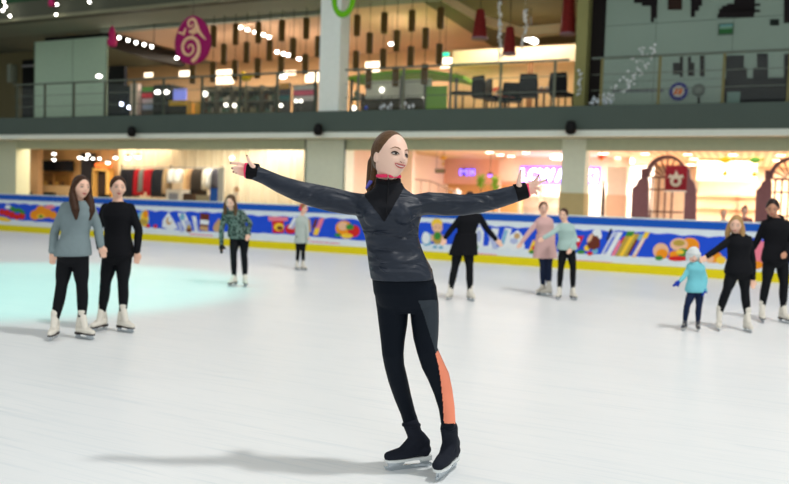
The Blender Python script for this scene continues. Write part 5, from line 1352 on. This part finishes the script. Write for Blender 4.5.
person('girl in black with long blond hair resting a hand on the toddler in turquoise', (733, 330), .93,
  dict(head=(736, 224.5, -.03), neck=(739, 235, 0), sl=(731, 239.5, 0), sr=(748.5, 239.5, 0), el=(717, 249.5, -.06), er=(752.5, 261, 0), wl=(706.5, 256.5, -.16), wr=(753, 279, -.05), hl=(700.5, 260.5, -.18), hr=(752.5, 289, -.06),
       pl=(732.5, 273, 0), pr=(744, 273, 0), kl=(727, 290, -.05), kr=(745, 290, -.02), al=(719.5, 312.5, -.02), ar=(747.5, 314.5, -.06)),
  (-30, 14, 4), ((178, 140, 92), 'half'), (BLKC, 'sweater'), (LEGG, 'leggings'), ((-22, -4), WBOOT, M(215, 210, 200)), hem=-.02, collar=.03, ws=1.0)
person('tall dark haired person in a black hooded top looking down beside the blond girl', (775, 322), .98,
  dict(head=(772.5, 208, -.02), neck=(775.5, 219, .02), sl=(765, 223.5, .02), sr=(786.5, 223.5, 0), el=(757, 241, .12), er=(790.5, 243, -.02), wl=(750, 253, .22), wr=(786, 253, -.2), hl=(745, 262, .24), hr=(780.5, 257.5, -.25),
       pl=(769.5, 261, .02), pr=(782, 261, .02), kl=(766.5, 282, -.02), kr=(784, 283, -.02), al=(762.5, 306, .0), ar=(783.5, 307, 0)),
  (-28, 20, 2), ((40, 30, 28), 'bun'), (BLKC, 'hooded_top'), (LEGG, 'leggings'), ((-18, 5), WBOOT, DSOLE), hem=-.02, collar=.02, hoodie=True, ws=1.08, skin=(205, 150, 122))
# --- two visitors standing behind the barrier
for (x, y, hc, lb, c) in [(723.5, 213.5, (190, 150, 100), 'blond visitor standing behind the barrier, only the head showing', (205, 170, 150)), (744.5, 211, (48, 32, 30), 'dark haired visitor standing behind the barrier, only the head showing', (150, 90, 90))]:
    u, z = bp(x, y, 1.6); Y = (BM_ @ Vector((u, 1.6, z))).y; s = 767/Y*.01*100/100
    f = 767/Y
    def q(dx, dz, dy=0): return (x+dx*f, y+dz*f, dy)
    person(lb, (x, 300), .86, dict(head=q(0, 0), neck=q(0, .15), sl=q(-.14, .2), sr=q(.14, .2), el=q(-.18, .44), er=q(.18, .44), wl=q(-.17, .64), wr=q(.17, .64), hl=q(-.17, .78), hr=q(.17, .78), pl=q(-.08, .62), pr=q(.08, .62),
           kl=q(-.08, .9), kr=q(.08, .9), al=q(-.08, 1.2), ar=q(.08, 1.2)), (-10, 5, 0), (hc, 'topbun' if x > 730 else 'bun'), (M(*c, rough=.9), 'sweater'), (LEGG, 'trousers'), ((0, 0), WBOOT, DSOLE), base_y=Y)

# ================================================================== THE CENTRAL SKATER
MD = ground(450, 474).y
def mp(x, y, d=0): return at(x, y, MD+d)
J = dict(head=(390.3, 156.8, -.01), neck=(388.5, 188, .02), sl=(357, 200, .02), sr=(421, 200, .0), el=(304, 193, -.03), er=(474, 204, -.02), wl=(260, 173.5, -.02), wr=(519, 190.5, -.05),
         pl=(388, 287, .03), pr=(420, 286, .0), kl=(392.5, 352, -.03), kr=(426.5, 351, -.02), al=(412.5, 428, .12), ar=(448.5, 436, -.04))
W = {q: mp(*v) for q, v in J.items()}
P = (W['pl']+W['pr'])/2; P.z += .015; N = W['neck']; k = 1.0
root = thing('person', 'smiling figure skater in dark jacket and leggings with arms spread wide', 'person', (P.x, P.y, 0), frame='w')
lp = (W['pr']-W['pl']).normalized(); ln = (W['sr']-W['sl']).normalized()
SK = M(252, 212, 192, rough=.42, vary=.02)
H = Head(W['head'], head_rot(36, -2, 7), 1.1, 6)
m = MB(); H.mesh(m)
m.tube([N-Vector((0, 0, .03)), N.lerp(H.w((0, .02, -.06)), .5), H.w((0, .018, -.05))], [.056, .05, .05], 18)
OUT = [(371, 433.5, 279, .125), (370, 433, 274, .124), (368.8, 430.5, 266, .118), (367.5, 425, 256, .108), (366.5, 421, 246, .10), (364.5, 418.5, 236, .098), (361, 419, 226, .104), (356.5, 421.5, 216, .112), (353, 424.5, 207, .110), (354, 423, 200, .09), (363, 414, 194.5, .075), (371, 407.5, 190.5, .066), (375, 403.5, 187, .062), (376, 402, 183, .060)]
def outline(sc, rows):
    rs = []
    for (x0, x1, y, d) in rows:
        a = mp(x0, y, 0); b = mp(x1, y, 0); c = (a+b)/2; w = (b-a).length/2*sc; lat = (b-a).normalized(); d = d*sc
        rs.append([c+lat*w*math.copysign(abs(math.cos(q))**.9, math.cos(q))+Vector((0, -1, 0))*d*math.copysign(abs(math.sin(q))**.9, math.sin(q))*(1.08 if math.sin(q) > 0 else .95) for q in [2*math.pi*i/40 for i in range(40)]])
    return rs
m.rings(outline(.8, [(378, 430, 306, .09), (374, 434, 292, .11)]+OUT))
for s in 'lr': limb(m, W['s'+s], W['e'+s], W['w'+s], (.034, .031, .028, .029, .025), k)
LEGM = (.064, .056, .040, .040, .030)
LROW = [(374, 407, 290, .03), (376.5, 409, 308, .02), (378.5, 407.5, 325, .01), (380.5, 405, 340, -.01), (382, 403.8, 354, -.02), (384.3, 404.6, 366, .0), (388, 408, 380, .03), (393.5, 411.5, 396, .07), (400, 415.5, 412, .10), (403.5, 419.5, 424, .12)]
RROW = [(403, 437, 290, .0), (409.5, 438.7, 306, .0), (411, 438.8, 322, -.01), (413, 438.2, 337, -.02), (416.5, 437.4, 350, -.03), (420.5, 443, 363, -.01), (427.5, 449.6, 377, .0), (433.5, 452.6, 392, .0), (438.5, 454.6, 408, -.02), (441, 455.5, 424, -.03)]
def leg(pts, sc=1):
    m.tube([mp((x0+x1)/2, y, d) for x0, x1, y, d in pts], [abs(x1-x0)*MD/767/2*sc for x0, x1, y, d in pts], 24)
leg(LROW, .8); leg(RROW, .8)
def finger(pts, r): m.tube([mp(*q) for q in pts], r, 10)
# image-left hand: palm, four fingers, raised thumb
for a, b in (((259, 170.5, -.02), (245.5, 165.0, -.02)), ((260, 172.5, -.025), (244.5, 168.2, -.02)), ((260, 174.5, -.02), (244.5, 171.6, -.015)), ((259, 176, -.015), (245.5, 174.8, -.01))):
    m.tube([mp(*a), mp(*b)], [.019, .0125], 10)
finger([(245.5, 165.0, -.02), (239.8, 163.6, -.03), (235, 163.1, -.035), (230.8, 163.2, -.03)], [.0105, .0095, .0085, .0065])
finger([(244.5, 168.2, -.02), (239, 167.2, -.04), (235, 167.5, -.05), (232.2, 168.4, -.05)], [.0105, .0095, .0085, .0065])
finger([(244.5, 171.6, -.015), (239.5, 170.8, -.035), (236, 171.2, -.045), (233.5, 172, -.045)], [.010, .009, .008, .0062])
finger([(245.5, 174.8, -.01), (241.5, 174.6, -.02), (238.6, 173.8, -.03), (236.2, 172.9, -.035)], [.009, .008, .007, .0056])
finger([(256, 170, -.04), (252.5, 166, -.05), (249.3, 161.5, -.055), (247, 155.8, -.05)], [.016, .0125, .0098, .0065])
# image-right hand
for a, b in (((520, 187.5, -.055), (533, 183.0, -.06)), ((520, 190, -.06), (534, 186.2, -.06)), ((520, 192, -.06), (533.5, 189.5, -.055)), ((521, 194, -.055), (531.5, 192.6, -.05))):
    m.tube([mp(*a), mp(*b)], [.019, .0125], 10)
finger([(533, 183.0, -.06), (535.5, 180.4, -.075), (537.3, 178, -.08), (538.8, 175.6, -.08)], [.0105, .0095, .0085, .0065])
finger([(534, 186.2, -.06), (538.5, 182.8, -.07), (542.5, 181.3, -.075), (546.4, 179.9, -.07)], [.0105, .0095, .0085, .0062])
finger([(533.5, 189.5, -.055), (537, 187.8, -.08), (539.3, 188.2, -.095), (539.6, 190.4, -.10)], [.010, .009, .008, .0064])
finger([(531.5, 192.6, -.05), (534.6, 192.3, -.07), (536.6, 193, -.08), (536.8, 194.6, -.085)], [.009, .008, .007, .0056])
finger([(519.5, 187, -.07), (518.6, 182.4, -.085), (519.6, 176.6, -.09), (521, 170.4, -.085)], [.016, .0125, .0098, .0065])
remesh('body', m, SK, root, .0042, it=3, fac=.4)
# nails
m = MB()
for q in [(230.6, 163.2, -.035), (232.0, 168.3, -.055), (233.3, 171.9, -.05), (236.1, 172.9, -.04), (246.9, 155.6, -.055), (538.9, 175.3, -.086), (546.7, 179.8, -.076), (521.1, 170.0, -.09)]:
    m.ball(mp(*q), (.0046, .0045, .0046), 8, 6)
build('nails', m, M(120, 50, 60, rough=.3), root, smooth=True, label='dark red nails')
# face
m = MB()
for sx in (-1, 1): H.disc(m, sx*.031, .005, .0138, .0046, .0008, 20, .003)
build('eye_whites', m, M(238, 232, 228), root, smooth=True)
m = MB()
for sx in (-1, 1): H.disc(m, sx*.031+.003, .005, .0052, .0046, .0032, 16, .002)
build('irises', m, M(38, 42, 42), root, smooth=True)
m = MB()
for sx in (-1, 1):
    H.stroke(m, [(sx*.0165, .003), (sx*.022, .0095), (sx*.031, .0125), (sx*.040, .0105), (sx*.0485, .0035)], [.0012, .0022, .0028, .0028, .0012], .0035, 8)
    H.stroke(m, [(sx*.020, .0005), (sx*.030, -.0025), (sx*.040, -.0005), (sx*.046, .003)], [.0006, .0012, .0014, .0008], .003, 6)
build('eyelashes', m, M(40, 28, 26), root)
m = MB()
for sx in (-1, 1): H.stroke(m, [(sx*.014, .026), (sx*.024, .031), (sx*.036, .033), (sx*.050, .024)], [.0022, .0028, .0024, .0010], .001, 8)
build('eyebrows', m, M(150, 108, 80), root)
m = MB()
up_ = [(-.029, -.0385), (-.020, -.0405), (-.009, -.0420), (0, -.0430), (.009, -.0420), (.020, -.0405), (.029, -.0385)]
lo_ = [(-.029, -.039), (-.021, -.0475), (-.011, -.0530), (0, -.0545), (.011, -.0530), (.021, -.0475), (.029, -.039)]
H.stroke(m, up_, [.0012, .0026, .0034, .003, .0034, .0026, .0012], .003, 8)
H.stroke(m, lo_, [.0010, .0026, .0034, .0038, .0034, .0026, .0010], .003, 8)
build('lips', m, M(200, 100, 98, rough=.35), root)
m = MB(); pts = [s for s in up_]+[s for s in lo_[::-1][1:-1]]; n = len(pts)
m.add([H.w(H.fp(x, z, .0035)) for x, z in pts]+[H.w(H.fp(0, -.047, .0045))], [(i, (i+1) % n, n) for i in range(n)])
build('teeth', m, M(246, 242, 236, rough=.3), root)
m = MB(); H.stroke(m, [(-.0095, -.0300), (-.0045, -.0325)], [.0024, .0020], .0004, 6); H.stroke(m, [(.0095, -.0300), (.0045, -.0325)], [.0024, .0020], .0004, 6)
build('nostrils', m, M(150, 88, 74), root)
# pulled back hair with a long pony tail down the back
HM = mat('light_brown_hair', lin(98, 72, 50), rough=.4, vary=.35, scale=70, bump=.4)
m = MB(); hs = 1.1
m.ball(H.w((0, .0158, .0200)), tuple(q*hs for q in (.0773, .0930, .1030)), 28, 22, rot=H.R)
m.tube([H.w((0, .07, .085)), H.w((0, .095, .06)), H.w((0, .115, .02))], [.028, .03, .024], 12)
m.tube([H.w((0, .105, .03)), mp(373.5, 163, .12), mp(372.5, 176, .13), mp(371, 188, .13), mp(371, 202, .14)], [.026, .032, .032, .028, .012], 14)
m.tube([H.w((-.066, .035, .0)), mp(374.5, 170, .06), mp(372.6, 181, .05), mp(371.8, 188, .06)], [.014, .018, .016, .008], 10)
remesh('hair', m, HM, root, .0045, it=2)
# jacket
JM = mat('jacket_fabric', lin(33, 41, 55), rough=.48, vary=.12, scale=5, spec=.35)
nt = JM.node_tree; pb = nt.nodes['Principled BSDF']; tc = nt.nodes.new('ShaderNodeTexCoord'); mpn = nt.nodes.new('ShaderNodeMapping'); mpn.inputs['Scale'].default_value = (5, 5, 13); mpn.inputs['Rotation'].default_value = (0, .45, .2)
nz = nt.nodes.new('ShaderNodeTexNoise'); nz.inputs['Scale'].default_value = 1.1; nz.inputs['Detail'].default_value = 1.5; nz.inputs['Distortion'].default_value = .8
bn = nt.nodes.new('ShaderNodeBump'); bn.inputs['Strength'].default_value = .85; bn.inputs['Distance'].default_value = .055
nt.links.new(tc.outputs['Object'], mpn.inputs['Vector']); nt.links.new(mpn.outputs['Vector'], nz.inputs['Vector']); nt.links.new(nz.outputs['Fac'], bn.inputs['Height']); nt.links.new(bn.outputs['Normal'], pb.inputs['Normal'])
m = MB()
# jacket body lofted through its outline: (left x, right x, y, half depth)
m.rings(outline(1, OUT))
for sx in (-1, 1): m.ball(mp(388+sx*13.5, 216, -.085), (.055, .045, .055), 16, 12)
def sleeve(pts):
    m.tube([mp(x, (y0+y1)/2, d) for x, y0, y1, d in pts], [abs(y1-y0)*MD/767/2*c for (x, y0, y1, d), c in zip(pts, CS)], 22, ends=False)
CS = [1]*6+[1]*3
sleeve([(365, 194, 216, .0), (350, 192, 215, .0), (332, 187.5, 212, -.01), (312, 183.5, 206.5, -.02), (297, 180.5, 201, -.03), (280, 175.5, 193, -.03), (265, 169.5, 184.5, -.02), (253, 164.5, 179.5, -.02), (247.5, 163, 178.3, -.02)])
sleeve([(412, 195, 217, .0), (428, 192, 215, .0), (446, 193, 216, -.01), (464, 194.5, 215.5, -.02), (480, 193, 213, -.03), (497, 189.5, 208.5, -.04), (512, 186, 203.5, -.05), (522, 183.7, 199.5, -.05), (527, 182.8, 197.5, -.05)])
# creases pulled across the fabric
def crease(pts, r=.006): m.tube([mp(*q) for q in pts], [.001]+[r]*(len(pts)-2)+[.001], 8)
for q in ([(400, 226, -.118), (412, 219, -.10), (424, 211, -.07)], [(398, 217, -.125), (411, 209, -.09), (425, 203, -.055)], [(402, 236, -.1), (413, 229, -.09), (420, 221, -.07)],
          [(366, 250, -.08), (380, 262, -.115), (396, 266, -.122)], [(372, 262, -.1), (386, 272, -.125), (402, 274, -.125)], [(398, 246, -.10), (412, 256, -.09), (426, 268, -.06)], [(404, 256, -.11), (416, 266, -.1), (429, 273, -.05)],
          [(366, 238, -.08), (376, 232, -.11), (388, 232, -.115)],
          [(352, 196, -.05), (338, 193, -.055), (322, 196, -.065)], [(345, 208, -.05), (330, 206, -.06), (314, 203, -.065)], [(310, 188, -.06), (300, 194, -.085), (292, 196, -.075)], [(324, 190, -.06), (310, 196, -.083), (298, 199, -.07)],
          [(430, 206, -.055), (446, 201, -.065), (460, 199, -.06)], [(440, 212, -.05), (456, 207, -.07), (470, 205, -.075)], [(462, 210, -.065), (476, 203, -.08), (488, 197, -.075)], [(478, 209, -.07), (488, 203, -.08), (500, 196, -.08)], [(268, 174, -.055), (258, 172, -.055), (250, 174, -.05)], [(506, 199, -.08), (514, 193, -.085), (522, 190, -.08)]): crease(q)
jk = remesh('jacket', m, JM, root, .005, it=5, fac=.5)
BLACKF = M(14, 14, 18, rough=.8)
# shade between collar and chest, painted as a darker patch of jacket
def in_chest_shade(c):
    if c.y > MD+.02: return False
    d = R3.transposed() @ (c-CO); px = W_/2+FPX*d.x/-d.z; py = H_/2-FPX*d.y/-d.z
    if py > 228 or py < 180: return False
    f = (py-186)/(228-186)
    xl = 370+(4 if f < .3 else 4+(f-.3)*26); xr = 405-f*24
    xl = 365+max(0, f-.25)*32
    return xl < px < xr
split_part(jk, in_chest_shade, 'chest_shade', M(19, 21, 27, rough=.75), root, 'shade painted on the jacket front')
m = MB(); m.tube([mp(388, 196, .01), mp(388.3, 187, .0), mp(388.6, 178.5, -.01)], [.072, .066, .063], 26, ends=False)
remesh('collar', m, BLACKF, root, .005, it=3, label='high black collar')
m = MB(); c0 = mp(388.6, 177.6, -.01); n = 30
for rr, a0, a1 in ((.061, 200, 262), (.061, 276, 345)):
    m.tube([c0+Vector((rr*math.cos(math.radians(a)), rr*math.sin(math.radians(a)), .006)) for a in range(a0, a1, 6)], .0065, 8, flat=1.3)
build('collar_lining', m, M(250, 60, 110, rough=.6), root, label='bright pink collar lining')
m = MB(); m.tube([mp(388.6, 179, -.072), mp(388.3, 188, -.07), mp(387.5, 200, -.10), mp(386.5, 212, -.125)], [.0035]*4, 6); m.box(*(lambda q: (q.x-.005, q.x+.005, q.y-.006, q.y+.004, q.z-.02, q.z))(mp(386.5, 212, -.128))); build('zip', m, M(30, 30, 34, metal=.5, rough=.4), root)
m = MB(); m.tube([mp(375, 176, .06), mp(370.5, 182, .05), mp(367, 187, .05)], [.008, .02, .012], 10, flat=.5); build('blue_ribbon', m, M(110, 110, 215, rough=.7), root, label='lilac blue ribbon hanging behind the neck')
# cuffs: pink edges with thumb loops
for a, b, rr in (((248, 170.6, -.02), (245.0, 170.4, -.02), .039), ((526, 190, -.05), (529.7, 189.5, -.055), .036)):
    m = MB(); m.tube([mp(*a), mp(*b)], rr, 22, ends=False)
    remesh('cuff_lining', m, M(250, 70, 115, rough=.6), root, .003, it=1, label='pink cuff lining')
for a, b, r0, r1 in (((258.5, 172.2, -.02), (247.0, 170.7, -.02), .0425, .0412), ((515, 193.2, -.05), (527.2, 190.0, -.05), .0455, .0400)):
    m = MB(); m.tube([mp(*a), mp(*b)], [r0, r1], 22, ends=False)
    remesh('cuff', m, BLACKF, root, .0035, it=1, label='black thumbhole cuff')
# leggings
m = MB()
rs = []
for (x0, x1, y, d) in [(371.5, 432, 268, .112), (372, 434, 279, .120), (373.5, 436, 292, .120), (378, 436.5, 304, .105), (384, 432, 312, .07)]:
    a = mp(x0, y, .0); b = mp(x1, y, .0); c = (a+b)/2; w = (b-a).length/2; lat = (b-a).normalized()
    rs.append([c+lat*w*math.cos(q)+Vector((0, -1, 0))*d*math.sin(q) for q in [2*math.pi*i/36 for i in range(36)]])
m.rings(rs)
leg(LROW); leg(RROW)
LG = mat('leggings_fabric', lin(13, 20, 30), rough=.6, vary=.12, scale=6, spec=.1, bump=.15)
lg = remesh('leggings', m, LG, root, .005, it=4)
def proj(c):
    d = R3.transposed() @ (c-CO); return W_/2+FPX*d.x/-d.z, H_/2-FPX*d.y/-d.z
def lineint(tab, y):
    for a, b in zip(tab[:-1], tab[1:]):
        if a[1] <= y <= b[1]: return a[0]+(b[0]-a[0])*(y-a[1])/(b[1]-a[1])
    return 1e9
CT = [(437.5, 350), (435.3, 354), (438.5, 366), (440.6, 380), (442.2, 394), (443.4, 408), (444.2, 426)]
def in_coral(c):
    px, py = proj(c)
    return px > lineint(CT, py) and 351 < py < 423.5
split_part(lg, in_coral, 'coral_panel', M(255, 150, 118, rough=.55), root, 'coral side panel on the calf')
GT2 = [(418, 300), (424, 315), (430, 335), (435.3, 352), (436, 354)]
def in_grey(c):
    px, py = proj(c); return px > lineint(GT2, py) and 300 < py < 352
split_part(lg, in_grey, 'thigh_panel', M(48, 56, 64, rough=.5), root, 'slightly lighter side panel on the thigh')
m = MB(); m.tube([mp(441.5, 423.6, -.04), mp(456, 423.6, -.04)], .004, 6)
# covered skates
COVER = M(27, 31, 42, rough=.8, bump=.6, scale=14)
WPL = M(225, 230, 230, rough=.35)
def covered(a, yaw, k, top, toe_up=0, seam=True):
    o = skate(root, a, yaw, k, COVER, WPL, cover=True, vox=.005, shaft_to=top, label='black fabric covered ice skate')
    return o
WAl = mp(417, 441, .08); WAr = mp(450.5, 444, .04)
s1 = covered(WAl, -66, .94, mp(411.5, 425, .10))
s2 = covered(WAr, -25, 1.0, mp(449, 428, -.0))
m = MB()
for c, r in ((mp(411.3, 424.6, .10), .051), (mp(448.8, 428.3, -.01), .044)):
    m.tube([c+Vector((0, 0, -.006)), c+Vector((0, 0, .006))], r, 18, ends=False)
remesh('cover_tops', m, COVER, root, .004, it=1, label='gathered tops of the skate covers')
# ================================================================== LIGHT
wd = bpy.data.worlds.new('hall_daylight'); scene.world = wd; wd.use_nodes = True
nt = wd.node_tree; bg = nt.nodes['Background']
tc = nt.nodes.new('ShaderNodeTexCoord'); gr = nt.nodes.new('ShaderNodeSeparateXYZ'); rp_ = nt.nodes.new('ShaderNodeMapRange'); mx = nt.nodes.new('ShaderNodeMix'); mx.data_type = 'RGBA'
rp_.inputs['From Min'].default_value = -.1; rp_.inputs['From Max'].default_value = .9
mx.inputs['A'].default_value = (.80, .84, .82, 1); mx.inputs['B'].default_value = (.86, .90, .89, 1)
nt.links.new(tc.outputs['Generated'], gr.inputs[0]); nt.links.new(gr.outputs['Z'], rp_.inputs['Value']); nt.links.new(rp_.outputs['Result'], mx.inputs['Factor']); nt.links.new(mx.outputs['Result'], bg.inputs['Color'])
bg.inputs['Strength'].default_value = .56
light('rink_floodlight', 'SPOT', (6.2, 3.0, 16), 5400, (1, .985, .95), .55, aim=(2.0, 9.0, 0), frame='w', spot=80, blend=.7)
# broad soft rink lamps on the camera side of the hall
light('rink_area_light', 'AREA', (3.5, -6, 7), 150, (1, .98, .95), 4, 3, aim=(0, 5, 1.0), frame='w')
light('rink_area_light', 'AREA', (-7, -5, 8), 80, (.95, .98, 1), 4, 3, aim=(-3, 8, 1.0), frame='w')
light('rink_area_light', 'AREA', (9, 2, 8.0), 90, (1, .98, .95), 4, 3, aim=(6, 10, .8), frame='w')
light('rink_area_light', 'AREA', (-7, 18, 9), 120, (.98, .98, 1), 4, 3, aim=(-8, 17, 0), frame='w')  # added overhead fill that lifts the ice at the far left
light('cyan_spot', 'SPOT', (-5.6, 10.2, 10), 2300, (.0, .80, .66), .25, aim=(-5.6, 11.0, 0), frame='w', spot=43, blend=.4)
# shops, lower floor
def shop(u, v, z, e, col, sx, sy): light('shop_lamp', 'AREA', (u, v, z), e, col, sx, sy)
WA = (1, .82, .60); WP = (1, .90, .80)
shop((U18+U120)/2, 8.4, ZC-.1, 300, WA, 6, 2.4)
shop((U120+U305)/2, 7.6, ZC-.1, 230, (1, .93, .80), 7, 1.6)
for v, e in ((9, 260), (14, 380), (20, 520)): shop((UCA+U587)/2+ (v-9)*.2, v, ZC-.12, e, WP, 6, 2.5)
for u_, v, e in ((U587+2.2, 9, 130), (U587+6, 9, 130), (U587+3.5, 16, 480), (U587+8, 16, 480), (U587+6, 21, 700)): shop(u_, v, ZC-.12, e, (1, .89, .78), 3.5, 3)
# upper floor
for x, v, e in ((150, 10.5, 60), (215, 9.5, 70), (280, 9.5, 70), (320, 11, 60), (400, 9.5, 80)): light('upper_fill_light', 'POINT', (bp(x, 60, v)[0], v, Z2-1.3), e, (1, .86, .70), .12)  # bare point lights added to brighten the upper ceiling and floor
for x, v, e in ((120, 11.5, 160), (215, 12, 260), (290, 12, 260), (400, 12, 330), (520, 9.5, 300)): shop(bp(x, 60, v)[0], v, Z2-.3, e, (1, .87, .70), 4, 2)
scene.view_settings.view_transform = 'Standard'; scene.view_settings.look = 'None'; scene.view_settings.gamma = 1
scene.view_settings.use_curve_mapping = False; scene.view_settings.exposure = 0
scene.cycles.max_bounces = 6; scene.cycles.diffuse_bounces = 3; scene.cycles.glossy_bounces = 2; scene.cycles.transparent_max_bounces = 12
scene.cycles.use_denoising = True
scene.cycles.sample_clamp_indirect = 6
